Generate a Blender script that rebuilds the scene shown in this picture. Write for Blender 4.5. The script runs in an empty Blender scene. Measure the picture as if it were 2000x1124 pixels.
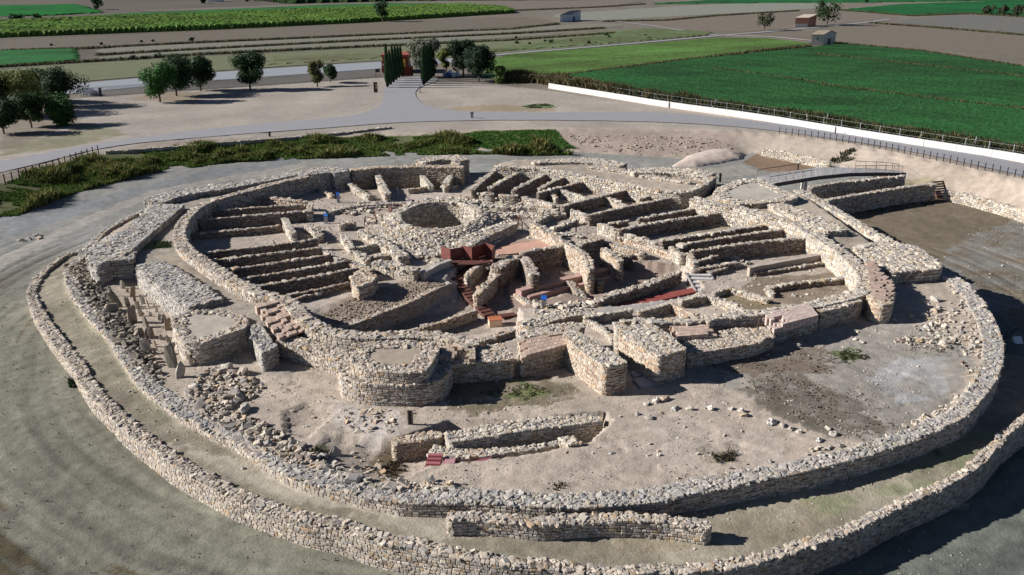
import bpy, math, random
import numpy as np
from mathutils import Vector, Matrix, geometry
rng = np.random.default_rng(11); random.seed(5)
SC = bpy.context.scene; COL = SC.collection
# ------------------------------------------------------------------ camera, light
H, F, PITCH = 28.0, 1700.0, math.radians(20.7)
cam = bpy.data.cameras.new("camera"); camo = bpy.data.objects.new("camera", cam); COL.objects.link(camo)
camo.location = (0, 0, H); camo.rotation_euler = (math.pi/2-PITCH, 0, 0)
cam.sensor_width = 36; cam.lens = 36*F/2000; cam.clip_end = 6000; cam.clip_start = .5
SC.camera = camo
EL, AZ = math.radians(27), math.radians(1)
sundir = Vector((math.cos(EL)*math.cos(AZ), math.cos(EL)*math.sin(AZ), -math.sin(EL)))
sl = bpy.data.lights.new("sun", 'SUN'); sl.energy = 5.0; sl.angle = math.radians(.5); sl.color = (1, .955, .915)
so = bpy.data.objects.new("sun", sl); COL.objects.link(so); so.rotation_euler = sundir.to_track_quat('-Z', 'Y').to_euler()
wd = bpy.data.worlds.new("World"); SC.world = wd; wd.use_nodes = True
nt = wd.node_tree; bg = nt.nodes["Background"]; sk = nt.nodes.new("ShaderNodeTexSky"); sk.sky_type = 'NISHITA'
sk.sun_disc = False; sk.sun_elevation = EL; sk.sun_rotation = math.radians(267); nt.links.new(sk.outputs[0], bg.inputs[0])
bg.inputs[1].default_value = .05; sk.air_density = .45; sk.dust_density = .25; sk.ozone_density = 2.
SC.view_settings.view_transform = 'Standard'; SC.view_settings.look = 'None'; SC.view_settings.exposure = .76
# ------------------------------------------------------------------ helpers
CP, SP = math.cos(PITCH), math.sin(PITCH)
def ray(u, v):
    x = (np.asarray(u, float)-1000)/F; y = (562-np.asarray(v, float))/F
    return x, CP+y*SP, -SP+y*CP
def W(u, v, z=0.):
    x, y, w = ray(u, v); t = (np.asarray(z, float)-H)/w
    return np.stack([x*t, y*t, z+0*t], -1)
def hsh(ix, iy, s):
    n = (ix.astype(np.int64)*374761393+iy.astype(np.int64)*668265263+s*974634777) & 0x7fffffff
    n = ((n ^ (n >> 13))*1274126177) & 0x7fffffff
    return ((n ^ (n >> 16)) & 0xffff)/65535.
def vn(x, y, s=0):
    x = np.asarray(x, float); y = np.asarray(y, float)
    ix = np.floor(x); iy = np.floor(y); fx = x-ix; fy = y-iy; fx = fx*fx*(3-2*fx); fy = fy*fy*(3-2*fy)
    a = hsh(ix, iy, s); b = hsh(ix+1, iy, s); c = hsh(ix, iy+1, s); d = hsh(ix+1, iy+1, s)
    return (a*(1-fx)+b*fx)*(1-fy)+(c*(1-fx)+d*fx)*fy
def fbm(x, y, s=0, o=4):
    r = 0; a = .5; t = 0
    for i in range(o): r = r+a*vn(x*2**i, y*2**i, s+i*7); t += a; a *= .55
    return r/t
def inpoly(px, py, poly):
    poly = np.asarray(poly); c = np.zeros(px.shape, bool); n = len(poly)
    for i in range(n):
        x1, y1 = poly[i][:2]; x2, y2 = poly[i-1][:2]
        if y1 == y2: continue
        m = (y1 > py) != (y2 > py)
        c ^= m & (px < (x2-x1)*(py-y1)/(y2-y1)+x1)
    return c
def dens(P, step, closed=False):
    P = np.asarray(P, float); Q = np.vstack([P, P[:1]]) if closed else P
    d = np.r_[0, np.cumsum(np.linalg.norm(np.diff(Q[:, :2], axis=0), axis=1))]
    n = max(2, int(d[-1]/step)+1); s = np.linspace(0, d[-1], n)
    if closed: s = s[:-1]
    return np.stack([np.interp(s, d, Q[:, k]) for k in range(Q.shape[1])], 1)
def chaikin(P, n=1, closed=False):
    P = np.asarray(P, float)
    for _ in range(n):
        if closed: A = P; B = np.roll(P, -1, 0)
        else: A = P[:-1]; B = P[1:]
        Q = np.empty((2*len(A), P.shape[1])); Q[0::2] = .75*A+.25*B; Q[1::2] = .25*A+.75*B
        P = Q if closed else np.vstack([P[:1], Q[1:-1], P[-1:]])
    return P
def P3(pts, z):       # pixel points (u,v[,z]) -> world
    return np.array([W(p[0], p[1], p[2] if len(p) > 2 else z) for p in pts])
def mkmesh(name, V, loops, starts, totals, mats, col=None, matidx=None, parent=None, smooth=False):
    me = bpy.data.meshes.new(name); V = np.asarray(V, np.float32)
    me.vertices.add(len(V)); me.vertices.foreach_set("co", V.ravel())
    me.loops.add(len(loops)); me.loops.foreach_set("vertex_index", np.asarray(loops, np.int32))
    me.polygons.add(len(starts)); me.polygons.foreach_set("loop_start", np.asarray(starts, np.int32))
    me.polygons.foreach_set("loop_total", np.asarray(totals, np.int32))
    if not isinstance(mats, (list, tuple)): mats = [mats]
    for m in mats: me.materials.append(m)
    if matidx is not None: me.polygons.foreach_set("material_index", np.asarray(matidx, np.int32))
    if col is not None:
        a = me.color_attributes.new("tint", 'FLOAT_COLOR', 'POINT')
        c = np.ones((len(V), 4), np.float32); c[:, :3] = col; a.data.foreach_set("color", c.ravel())
    me.polygons.foreach_set("use_smooth", np.full(len(starts), smooth, bool))
    me.update(calc_edges=True)
    o = bpy.data.objects.new(name, me); COL.objects.link(o)
    if parent: o.parent = parent
    return o
class Acc:
    def __init__(s): s.V = []; s.L = []; s.T = []; s.C = []; s.n = 0
    def add(s, V, faces, col):
        V = np.asarray(V, float).reshape(-1, 3); s.V.append(V); c = np.broadcast_to(np.asarray(col, float), (len(V), 3)); s.C.append(c)
        for f in faces: s.L.extend([i+s.n for i in f]); s.T.append(len(f))
        s.n += len(V)
    def addn(s, V, L, T, C):
        s.V.append(V); s.C.append(C); s.L.extend((L+s.n).tolist()); s.T.extend(T.tolist()); s.n += len(V)
    def build(s, name, mats, parent=None, smooth=False):
        T = np.array(s.T); st = np.r_[0, np.cumsum(T)[:-1]] if len(T) else T
        return mkmesh(name, np.vstack(s.V), s.L, st, T, mats, np.vstack(s.C), parent=parent, smooth=smooth)
def tag(o, label=None, cat=None, group=None, kind=None):
    if label: o['label'] = label
    if cat: o['category'] = cat
    if group: o['group'] = group
    if kind: o['kind'] = kind
    return o
def empty(name, loc, label, cat, group=None):
    o = bpy.data.objects.new(name, None); COL.objects.link(o); o.location = loc; o.empty_display_size = .3
    return tag(o, label, cat, group)
# chamfered block template
def _tmpl(k=.72):
    V = []; idx = {}
    for sx in (-1, 1):
        for sy in (-1, 1):
            for sz in (-1, 1):
                for a, q in enumerate(((sx, sy*k, sz*k), (sx*k, sy, sz*k), (sx*k, sy*k, sz))):
                    idx[(sx, sy, sz, a)] = len(V); V.append(q)
    Fc = []
    for a in range(3):
        b, c = (a+1) % 3, (a+2) % 3
        for s in (-1, 1):
            q = []
            for t1, t2 in ((-1, -1), (1, -1), (1, 1), (-1, 1)):
                key = [0, 0, 0]; key[a] = s; key[b] = t1; key[c] = t2; q.append(idx[tuple(key)+(a,)])
            Fc.append(q)
        for sb in (-1, 1):
            for sc in (-1, 1):
                k1 = [0, 0, 0]; k1[a] = -1; k1[b] = sb; k1[c] = sc; k2 = list(k1); k2[a] = 1
                Fc.append([idx[tuple(k1)+(b,)], idx[tuple(k2)+(b,)], idx[tuple(k2)+(c,)], idx[tuple(k1)+(c,)]])
    for sx in (-1, 1):
        for sy in (-1, 1):
            for sz in (-1, 1): Fc.append([idx[(sx, sy, sz, 0)], idx[(sx, sy, sz, 1)], idx[(sx, sy, sz, 2)]])
    V = np.array(V, float)/2; R = []
    for f in Fc:
        p = V[f]; n = np.cross(p[1]-p[0], p[2]-p[0])
        R.append(f if n.dot(p.mean(0)) > 0 else f[::-1])
    return V, np.array([i for f in R for i in f]), np.array([len(f) for f in R])
TV, TL, TT = _tmpl()
BV = np.array([(x, y, z) for x in (-.5, .5) for y in (-.5, .5) for z in (-.5, .5)])
BF = [(0, 1, 3, 2), (4, 6, 7, 5), (0, 4, 5, 1), (2, 3, 7, 6), (0, 2, 6, 4), (1, 5, 7, 3)]
BL = np.array([i for f in BF for i in f]); BT = np.full(6, 4)
PAL = {'stone': (np.array([(.52, .46, .385), (.45, .415, .37), (.62, .57, .49), (.47, .36, .24), (.30, .25, .21), (.39, .375, .355)]), [.32, .26, .18, .05, .08, .11]),
       'warm': (np.array([(.53, .45, .35), (.60, .53, .44), (.49, .37, .26), (.38, .29, .23), (.52, .48, .42)]), [.3, .24, .12, .12, .22]),
       'pale': (np.array([(.55, .50, .42), (.64, .60, .52), (.46, .43, .39), (.47, .37, .26), (.36, .35, .34)]), [.34, .26, .2, .08, .12]),
       'grey': (np.array([(.42, .41, .39), (.50, .48, .44), (.30, .30, .31), (.40, .36, .29), (.56, .54, .50)]), [.34, .22, .18, .12, .14]),
       'earth': (np.array([(.31, .25, .20), (.36, .31, .255), (.24, .19, .155), (.42, .37, .31), (.30, .28, .26)]), [.3, .25, .2, .1, .15]),  # earth mortar brown, darkened so partition faces carry painted-in shade
       'dark': (np.array([(.22, .20, .17), (.30, .27, .22), (.16, .15, .14), (.40, .37, .32)]), [.3, .3, .2, .2])}
def blocks(acc, C, S, yaw, tilt, pal='stone', rough=.13, box=False):
    N = len(C)
    if N == 0: return
    T, L, K = (BV, BL, BT) if box else (TV, TL, TT); m = len(T)
    V = T[None]*(1+rng.normal(0, rough, (N, m, 3)))*S[:, None, :]
    # taper each stone a little
    sk_ = rng.normal(0, rough, (N, 1)); V[:, :, 0] += V[:, :, 1]*sk_; V[:, :, 2] *= 1+rng.normal(0, rough, (N, 1))*np.sign(V[:, :, 0])
    ax, ay = tilt*rng.normal(0, 1, N), tilt*rng.normal(0, 1, N)
    y, z = V[:, :, 1].copy(), V[:, :, 2].copy(); c, s = np.cos(ax)[:, None], np.sin(ax)[:, None]; V[:, :, 1] = c*y-s*z; V[:, :, 2] = s*y+c*z
    x, z = V[:, :, 0].copy(), V[:, :, 2].copy(); c, s = np.cos(ay)[:, None], np.sin(ay)[:, None]; V[:, :, 0] = c*x+s*z; V[:, :, 2] = -s*x+c*z
    x, y = V[:, :, 0].copy(), V[:, :, 1].copy(); c, s = np.cos(yaw)[:, None], np.sin(yaw)[:, None]; V[:, :, 0] = c*x-s*y; V[:, :, 1] = s*x+c*y
    V += C[:, None, :]
    if isinstance(pal, str): cs, w = PAL[pal]; ci = cs[rng.choice(len(cs), N, p=w)]
    else: ci = np.broadcast_to(np.array(pal, float), (N, 3))
    ci = ci*rng.uniform(.8, 1.16, (N, 1))*.80*np.array([1.01, .975, .935])
    acc.addn(V.reshape(-1, 3), (L[None]+(np.arange(N)*m)[:, None]).ravel(), np.tile(K, N), np.repeat(ci, m, 0))
# ------------------------------------------------------------------ materials
def nmat(name, rough=.9, attr=True, base=(.4, .4, .4), scale=3., var=.35, bump=.3, bscale=20., spec=.2, metal=0., bdist=.05, fine=60.):
    m = bpy.data.materials.new(name); m.use_nodes = True; t = m.node_tree; N = t.nodes; Lk = t.links
    b = N["Principled BSDF"]; b.inputs["Roughness"].default_value = rough; b.inputs["Specular IOR Level"].default_value = spec
    b.inputs["Metallic"].default_value = metal
    tc = N.new("ShaderNodeTexCoord")
    if attr: c = N.new("ShaderNodeAttribute"); c.attribute_name = "tint"; cout = c.outputs["Color"]
    else: c = N.new("ShaderNodeRGB"); c.outputs[0].default_value = (*base, 1); cout = c.outputs[0]
    n1 = N.new("ShaderNodeTexNoise"); n1.inputs["Scale"].default_value = scale; n1.inputs["Detail"].default_value = 8; n1.inputs["Roughness"].default_value = .65
    n2 = N.new("ShaderNodeTexNoise"); n2.inputs["Scale"].default_value = fine; n2.inputs["Detail"].default_value = 3
    Lk.new(tc.outputs["Object"], n1.inputs["Vector"]); Lk.new(tc.outputs["Object"], n2.inputs["Vector"])
    ad = N.new("ShaderNodeMath"); ad.operation = 'ADD'; Lk.new(n1.outputs[0], ad.inputs[0]); Lk.new(n2.outputs[0], ad.inputs[1])
    mr = N.new("ShaderNodeMapRange"); mr.inputs[1].default_value = .6; mr.inputs[2].default_value = 1.4; mr.inputs[3].default_value = 1-var; mr.inputs[4].default_value = 1+var
    Lk.new(ad.outputs[0], mr.inputs[0])
    mx = N.new("ShaderNodeVectorMath"); mx.operation = 'SCALE'; Lk.new(cout, mx.inputs[0]); Lk.new(mr.outputs[0], mx.inputs["Scale"])
    Lk.new(mx.outputs[0], b.inputs["Base Color"])
    if bump:
        nb = N.new("ShaderNodeTexNoise"); nb.inputs["Scale"].default_value = bscale; nb.inputs["Detail"].default_value = 6; nb.inputs["Roughness"].default_value = .7
        Lk.new(tc.outputs["Object"], nb.inputs["Vector"])
        bp = N.new("ShaderNodeBump"); bp.inputs["Strength"].default_value = bump; bp.inputs["Distance"].default_value = bdist
        Lk.new(nb.outputs[0], bp.inputs["Height"]); Lk.new(bp.outputs[0], b.inputs["Normal"])
    return m
M_ST = nmat("dry stone", var=.22, bump=.5, bscale=14, bdist=.04)
M_GR = nmat("soil", var=.27, scale=.9, fine=13., bump=.7, bscale=5., bdist=.08, spec=.1)
M_FI = nmat("field soil", var=.22, scale=.25, fine=2.5, bump=.7, bscale=1.6, bdist=.2, spec=.05)
M_PA = nmat("gravel", attr=False, base=(.25, .25, .26), var=.12, scale=.5, fine=12, bump=.3, bscale=8, bdist=.03)
M_RO = nmat("tarmac road", attr=False, base=(.24, .26, .28), var=.1, scale=.4, fine=10, bump=.2)
M_CO = nmat("corten steel", attr=False, base=(.10, .04, .03), var=.45, scale=2.5, fine=9, bump=.1, rough=.7, spec=.4)
M_CP = nmat("corten panel sunlit tone", attr=False, base=(.15, .045, .035), var=.5, scale=2.5, fine=9, bump=.1, rough=.7, spec=.4)  # brighter copy of the corten, sunlight on the panels put into its base colour
M_DM = nmat("dark metal", attr=False, base=(.045, .04, .045), var=.2, bump=0, rough=.55, spec=.4)
M_GM = nmat("galvanised steel", attr=False, base=(.58, .60, .62), var=.15, bump=0, rough=.6, metal=.15)
M_WH = nmat("pale concrete", attr=False, base=(.52, .515, .50), var=.2, scale=.5, fine=6, bump=.12)
M_BL = nmat("blue panel", attr=False, base=(.02, .16, .62), var=.06, bump=0, rough=.4)
M_WD = nmat("weathered wood", attr=True, var=.25, scale=2, fine=20, bump=.3)
M_PT = nmat("painted", attr=True, var=.08, bump=.05, rough=.6)
def leafmat(name):
    m = nmat(name, var=.3, scale=.8, fine=5, bump=0, rough=.65, spec=.15); t = m.node_tree; N = t.nodes; b = N["Principled BSDF"]
    tr = N.new("ShaderNodeBsdfTranslucent"); mx = N.new("ShaderNodeMixShader"); mx.inputs[0].default_value = .2
    src = b.inputs["Base Color"].links[0].from_socket; t.links.new(src, tr.inputs[0])
    t.links.new(b.outputs[0], mx.inputs[1]); t.links.new(tr.outputs[0], mx.inputs[2]); t.links.new(mx.outputs[0], N["Material Output"].inputs[0])
    return m
M_LF = leafmat("leaves")
M_BK = nmat("bark", attr=False, base=(.10, .075, .055), var=.3, scale=4, bump=.4)
# ------------------------------------------------------------------ key pixel lines (u, v, z)
A_L = [(275,413,.0),(228,437),(186,466),(160,490),(128,497),(103,515),(80,535),(66,556),(60,574),(71,602),(96,641),(121,673),(146,702),(170,741),(189,772),(215,794),(241,821),(272,847),(302,866),(332,889),(362,911),(400,930),(434,949),(472,968),(517,983),(566,1000),(619,1015),(664,1022),(715,1040),(768,1055),(810,1062),(852,1072),(897,1081),(943,1089),(978,1094),(1020,1098),(1072,1101),(1146,1114),(1195,1116),(1247,1113),(1300,1108),(1352,1109),(1387,1106),(1440,1100),(1485,1090),(1538,1074),(1573,1063),(1615,1048),(1657,1032),(1685,1021),(1713,1004),(1748,986),(1790,969),(1842,946),(1888,920),(1923,892),(1944,864),(1965,843),(2000,816),(2050,776),(2100,735),(2140,695)]
A_L = [(p[0], p[1], .12) for p in A_L]
def bz(u, v):       # wall B top height: low at the left, higher at the right
    return float(np.interp(u, [120, 300, 600, 1000, 1500, 1960], [.42, .5, .75, .95, 1.15, 1.35]))
B_L = [(274,412),(228,434),(196,452),(178,473),(153,500),(136,517),(127,533),(132,559),(149,588),(181,627),(210,655),(231,689),(249,717),(264,741),(298,772),(324,791),(351,809),(381,824),(407,841),(445,855),(479,874),(502,889),(528,906),(558,923),(604,940),(645,950),(695,964),(747,974),(793,981),(845,980),(905,980),(950,981),(992,985),(1031,988),(1090,990),(1136,988),(1178,988),(1216,983),(1255,980),(1300,974),(1335,966),(1398,955),(1458,941),(1510,931),(1559,924),(1615,908),(1678,892),(1734,875),(1790,857),(1836,836),(1878,819),(1902,798),(1918,776),(1938,750),(1952,720),(1957,697),(1957,669),(1948,645),(1939,622),(1923,596),(1904,569),(1886,552),(1866,540)]
B_L = [(p[0], p[1], bz(*p)) for p in B_L]
ZM = 2.6          # top of the inner enclosure wall
M_L1 = [(658,334),(600,344),(540,357),(490,371),(450,381),(416,391),(388,403),(368,420),(356,437),(350,452),(352,470),(362,484),(380,497),(400,511),(416,522),(450,544),(480,559),(516,576),(540,580),(566,588),(586,614),(610,634),(650,646),(700,655),(745,656),(800,652),(860,655),(895,664),(926,675)]
M_L2 = [(1356,386),(1380,394),(1400,398),(1430,403),(1462,411),(1525,428),(1560,439),(1585,452),(1605,466),(1637,485),(1665,508),(1684,528),(1694,548),(1690,566),(1665,577),(1618,589),(1580,597),(1548,602),(1486,610),(1424,616),(1361,624),(1300,627),(1237,625)]
M_L3 = [(968,324),(1000,326),(1040,327),(1100,335),(1140,343),(1180,350),(1230,361),(1270,369),(1298,373),(1340,376),(1370,362),(1393,345)]
# ------------------------------------------------------------------ terrain
gx = np.concatenate([-np.geomspace(1600, 152, 22), np.arange(-150, -62, .95), np.arange(-62, 68, .23), np.arange(68, 150, .95), np.geomspace(152, 1600, 22)])
gy = np.concatenate([np.arange(-30, 19, 3.), np.arange(19, 62, .17), np.arange(62, 150, .29), np.arange(150, 262, 1.), np.geomspace(264, 4200, 50)])
GX, GY = np.meshgrid(gx, gy); ZT = np.zeros_like(GX)
def region(poly, zf=None, power=2.5, ctrl=()):
    """poly: world points (x,y,z). inside the outline the ground takes heights zf (scalar or list) blended from the outline"""
    P = np.asarray(poly, float).copy()
    if zf is not None: P[:, 2] = zf
    bb = (GX >= P[:, 0].min()) & (GX <= P[:, 0].max()) & (GY >= P[:, 1].min()) & (GY <= P[:, 1].max())
    ii = np.where(bb.ravel())[0]; x = GX.ravel()[ii]; y = GY.ravel()[ii]
    k = inpoly(x, y, P); ii = ii[k]; x = x[k]; y = y[k]
    if np.ptp(P[:, 2]) < 1e-6 and not len(ctrl): ZT.ravel()[ii] = P[0, 2]; return
    B = dens(P, max(1.5, len(P)*0+1.5), True)
    if len(B) > 260: B = B[::len(B)//260+1]
    if len(ctrl): B = np.vstack([B]+[np.repeat(np.array([c]), 12, 0) for c in ctrl])
    for s in range(0, len(ii), 20000):
        d = (x[s:s+20000, None]-B[None, :, 0])**2+(y[s:s+20000, None]-B[None, :, 1])**2+.05
        w = d**(-power/2); ZT.ravel()[ii[s:s+20000]] = (w*B[None, :, 2]).sum(1)/w.sum(1)
bank_top = [(-700,560),(-300,440),(0,345),(100,322),(190,298),(300,283),(500,268),(650,262),(800,256),(930,257),(1090,252),(1250,253),(1450,256),(1520,262),(1600,270),(1700,288),(1850,318),(2000,352),(2300,425),(2700,520)]
moat_out = [(-700,640,-1.2),(-200,470,-1.2),(0,425,-1.2),(150,368,-1.2),(300,330,-1.2),(450,310,-1.2),(600,303,-1.2),(800,296,-1.2),(950,294,-1.3),(1100,297,-1.6),(1200,302,-1.8),(1300,308,-2.0),(1400,316,-2.2),(1470,300,-2.4),(1560,318,-2.5),(1640,326,-2.5),(1700,345,-2.2),(1760,352,-2.2),(1860,385,-3.),(1930,398,-3.),(2000,418,-3.),(2300,500,-3.),(2700,640,-3.)]
Wb = P3(bank_top, 0); Wm = P3(moat_out, 0)
region(np.vstack([Wb, Wm[::-1]]), power=2.2)
low = P3([(2900,900,-2.6),(2600,1500,-1.8),(1900,1300,-1.7),(1200,1500,-1.6),(400,1500,-1.5),(-900,1500,-1.3),(-900,900,-1.2)], 0)
region(np.vstack([Wm, low]), power=2.0, ctrl=P3([(30,500,-1.1),(30,650,-1.1),(150,800,-1.2),(400,1050,-1.45),(1000,1200,-1.6),(1750,1090,-1.7),(1990,960,-1.9),(1850,450,-3),(1700,450,-3),(1950,600,-3.1),(2100,700,-3.1),(900,330,-1.2),(300,390,-1.1)], 0))
WA = P3(A_L, 0); WB = P3(B_L, 0)
wa = chaikin(WA, 1)
ta = wa.copy(); ta[:, 2] = np.interp(ta[:, 0], [-45, -10, 30, 48], [-.08, .0, -.08, -.9])
inner_close = P3([(2060,640,-3.),(1985,640,-3.),(1957,669,-1.),(1700,560,.5),(1200,450,.5),(500,400,.2),(300,402,-.2)], 0)
region(np.vstack([ta, inner_close]), power=2.2, ctrl=[(*WB[k, :2], -.04) for k in range(2, 50, 3)])
tb = chaikin(WB, 1); tb[:, 2] = np.interp(tb[:, 0], [-44, -25, -5, 12, 36], [.28, .42, .82, 1.0, 1.2])
cl = P3([(1835,548,1.),(1600,470,1.),(1000,420,.6),(450,400,.3),(330,395,.1)], 0)
region(np.vstack([tb, cl]), power=2.0, ctrl=P3([(500,760,.35),(700,800,.75),(900,770,.8),(1150,800,.85),(1500,740,.95),(1750,720,1.),(330,700,.3),(250,580,.15),(1250,860,.8),(560,720,.55)], 0))
# raised mass of the outer rampart at left and back
BERM = P3([(258,500,2.0),(262,470),(268,430),(290,392),(345,371),(430,357),(520,345),(590,322),(660,320),(668,345),(600,352),(540,366),(490,381),(440,392),(400,410),(378,432),(372,460),(392,492),(430,516),(500,556),(560,576),(600,620),(560,650),(520,655),(486,650),(470,640),(400,672),(352,650),(334,622),(372,608),(340,580),(300,548),(262,512)], 2.0)
region(BERM, 1.75)
BERM2 = P3([(690,325,1.9),(800,318),(905,312),(912,328),(860,333),(760,335),(700,338)], 1.9); region(BERM2, 1.6)
BERM3 = P3([(968,318,2.),(1010,309),(1120,307),(1222,318),(1228,330),(1300,330),(1392,338),(1392,352),(1340,372),(1298,372),(1230,360),(1140,342),(1040,326)], 2.); region(BERM3, 1.8)
BERM4 = P3([(1356,386,2.2),(1392,372),(1400,352),(1480,350),(1510,362),(1570,372),(1640,420),(1720,474),(1700,500),(1690,520),(1660,500),(1620,470),(1560,438),(1460,410)], 2.2); region(BERM4, 1.7)
# interior floor
IN = np.vstack([P3(M_L1, ZM), P3([(880,672,ZM),(1010,650,ZM),(1160,640,ZM)], ZM), P3(M_L2[::-1], ZM), P3(M_L3[::-1], ZM), P3([(940,330,1.),(912,340,ZM),(800,338,ZM),(690,338,ZM)], ZM)])
region(chaikin(IN, 1, True), .55)
region(P3([(905,318,-.9),(975,318,-.9),(968,350,.2),(925,372,.5),(885,372,.5),(895,340,-.2)], 0), power=2)
# passage through the gate
region(P3([(1195,770,.85),(1290,760,.85),(1215,690,.7),(1180,640,.55),(1150,630,.55),(1140,640,.55)], 0), power=2)
# excavated cistern corridor in the centre and the rooms beside it
region(P3([(606,618,.55),(700,572,.55),(800,548,.55),(872,548,.4),(905,520,-.2),(960,520,-.4),(1000,560,-.8),(1020,640,1.),(1000,650,1.1),(900,664,1.8),(860,655,ZM),(800,650,ZM),(745,654,ZM),(700,652,ZM),(650,642,ZM),(622,634,ZM)], 0), [.55,.55,.55,.4,-.2,-.4,-.9,-1.2,-1.5,-1.5,-1.4,-1.3,-1.3,-1.25,-1.,-.3], power=2.2, ctrl=P3([(820,635,-1.25),(900,628,-1.3),(930,612,-1.3),(760,648,-1.3)], 0))
# higher ledge behind the revetment wall
region(P3([(612,610,.55),(700,572,.55),(800,548,.55),(858,550,.5),(880,553,.35),(850,564,.35),(812,585,.35),(780,598,.35),(740,613,.35),(700,629,.35),(664,639,.35),(640,640,.2),(616,628,.2)], 0), [.5,.55,.55,.5,.3,.22,.15,.1,.0,-.1,-.15,-.2,.0], power=2.)
region(P3([(990,560,-.6),(1010,505,-.5),(1108,492,-.5),(1118,500,-.5),(1150,512,-.4),(1200,505,-.3),(1235,528,-.3),(1330,535,-.25),(1372,572,0),(1350,590,0),(1200,612,-.1),(1110,600,-.9),(1000,640,-1.2)], 0), power=2.2)
# sunken fore-wall dig near the front
region(P3([(610,900,.6),(640,850,.65),(700,862,.45),(775,880,.0),(880,842,0),(1000,838,.2),(1180,820,.3),(1190,840,.1),(1150,880,.2),(1010,905,.3),(830,930,.1),(790,955,.1),(700,930,.5)], .5), power=2, ctrl=P3([(800,900,-.5),(1150,855,-.2)], 0))
region(P3([(555,806,.5),(600,790,.5),(660,806,.5),(600,862,.4),(560,850,.4)], 0), power=2, ctrl=P3([(605,822,.3)], 0))
# cistern pit
PC = W(858, 428, 1.2)[:2]
PR = (4.3, 5.9)
th = np.linspace(0, 2*np.pi, 40, endpoint=False)
pit = np.stack([PC[0]+PR[0]*np.cos(th), PC[1]+PR[1]*np.sin(th), 0*th-3.6], 1)
_apron = np.stack([PC[0]+1.9*PR[0]*np.cos(th), PC[1]+1.45*PR[1]*np.sin(th), 0*th+.55], 1)
region(_apron, power=2, ctrl=[(PC[0], PC[1], 1.3)])
region(pit, -3.6)
ZT += (fbm(GX*.55, GY*.55, 3)-.5)*.16*(GY < 150)+(fbm(GX*2.6, GY*2.6, 5, 3)-.5)*.08*(GY < 80)
_n = fbm(GX*.42+3, GY*.42, 41, 4); ZT -= .10*np.exp(-((_n-.5)/.012)**2)*(GY < 60)*(ZT > .3)*(fbm(GX*.2, GY*.2, 8, 2) > .5)
_r = np.hypot(GX, GY-77)+(fbm(GX*.06, GY*.06, 12, 2)-.5)*4; _a = np.arctan2(GY-77, GX); RUT = np.zeros_like(GX)
for _q in (49.2, 51.0, 54.6, 56.4, 61.5, 63.3): RUT = np.maximum(RUT, np.exp(-((_r-_q)/.27)**2))
RUT *= (GY < 95)*(np.abs(GX) < 62)*(ZT < -.8)*np.clip(fbm(GX*.12, GY*.12, 44, 2)*3-.5, 0, 1); ZT -= .09*RUT
def zt(x, y):
    x = np.asarray(x, float); y = np.asarray(y, float)
    i = np.clip(np.searchsorted(gx, x)-1, 0, len(gx)-2); j = np.clip(np.searchsorted(gy, y)-1, 0, len(gy)-2)
    fx = np.clip((x-gx[i])/(gx[i+1]-gx[i]), 0, 1); fy = np.clip((y-gy[j])/(gy[j+1]-gy[j]), 0, 1)
    return (ZT[j, i]*(1-fx)+ZT[j, i+1]*fx)*(1-fy)+(ZT[j+1, i]*(1-fx)+ZT[j+1, i+1]*fx)*fy
def hit(u, v):
    """point of the terrain under a photo pixel"""
    x, y, w = ray(u, v); t0 = (3.-H)/w; t1 = (-3.6-H)/w; ts = np.linspace(t0, t1, 160)
    d = H+w*ts-zt(x*ts, y*ts); k = np.argmax(d < 0)
    if not (d < 0).any(): t = t1
    elif k == 0: t = ts[0]
    else: t = ts[k-1]+(ts[k]-ts[k-1])*d[k-1]/(d[k-1]-d[k]+1e-9)
    return Vector((x*t, y*t, zt(x*t, y*t)))
def HP(pts): return np.array([tuple(hit(*p[:2])) for p in pts])
# ground colours
gc = np.empty(GX.shape+(3,)); gc[:] = (.42, .365, .31)
nx_ = GX+(fbm(GX*.8, GY*.8, 21)-.5)*2.2; ny_ = GY+(fbm(GX*.8, GY*.8, 33)-.5)*2.2
def paint(poly, col, a=1., patch=0., sc=.6, seed=1, world=False, jit=1.):
    P = np.asarray(poly, float) if world else HP(poly)
    bb = (GX > P[:, 0].min()-1.5) & (GX < P[:, 0].max()+1.5) & (GY > P[:, 1].min()-1.5) & (GY < P[:, 1].max()+1.5)
    x, y = GX[bb], GY[bb]
    m = inpoly(x+(nx_[bb]-x)*jit, y+(ny_[bb]-y)*jit, P).astype(float)*a
    if patch: m = m*np.clip((fbm(x*sc, y*sc, seed)-(1-patch)*.75)*3.2+.1, 0, 1)
    gc[bb] = gc[bb]*(1-m[..., None])+np.array(col)*m[..., None]
paint(np.vstack([Wm, low]), (.275, .28, .265), world=True, jit=.3)
FC = W(1000, 560, 0)
rr = np.hypot(GX, GY-77); aa = np.arctan2(GY-77, GX)
out = ~inpoly(GX, GY, wa) & (ZT < -.6)
trk = fbm(rr*1.0+fbm(GX*.1, GY*.1, 2)*2, aa*1.6, 77, 4)
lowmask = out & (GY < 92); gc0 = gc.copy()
edge = np.clip((rr-45)/16, 0, 1)[lowmask][:, None]  # lens vignette darkening and cool cast painted into the outer moat soil
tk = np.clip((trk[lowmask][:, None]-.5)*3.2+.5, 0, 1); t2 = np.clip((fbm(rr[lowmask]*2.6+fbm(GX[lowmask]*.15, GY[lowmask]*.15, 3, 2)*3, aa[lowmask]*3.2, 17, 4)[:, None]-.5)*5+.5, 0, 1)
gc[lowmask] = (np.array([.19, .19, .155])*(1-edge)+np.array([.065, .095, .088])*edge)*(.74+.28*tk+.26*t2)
lug = (np.sin(_a*_r*2*np.pi/.62) > 0); gc *= (1-RUT*(.2+.35*lug))[..., None]
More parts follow.
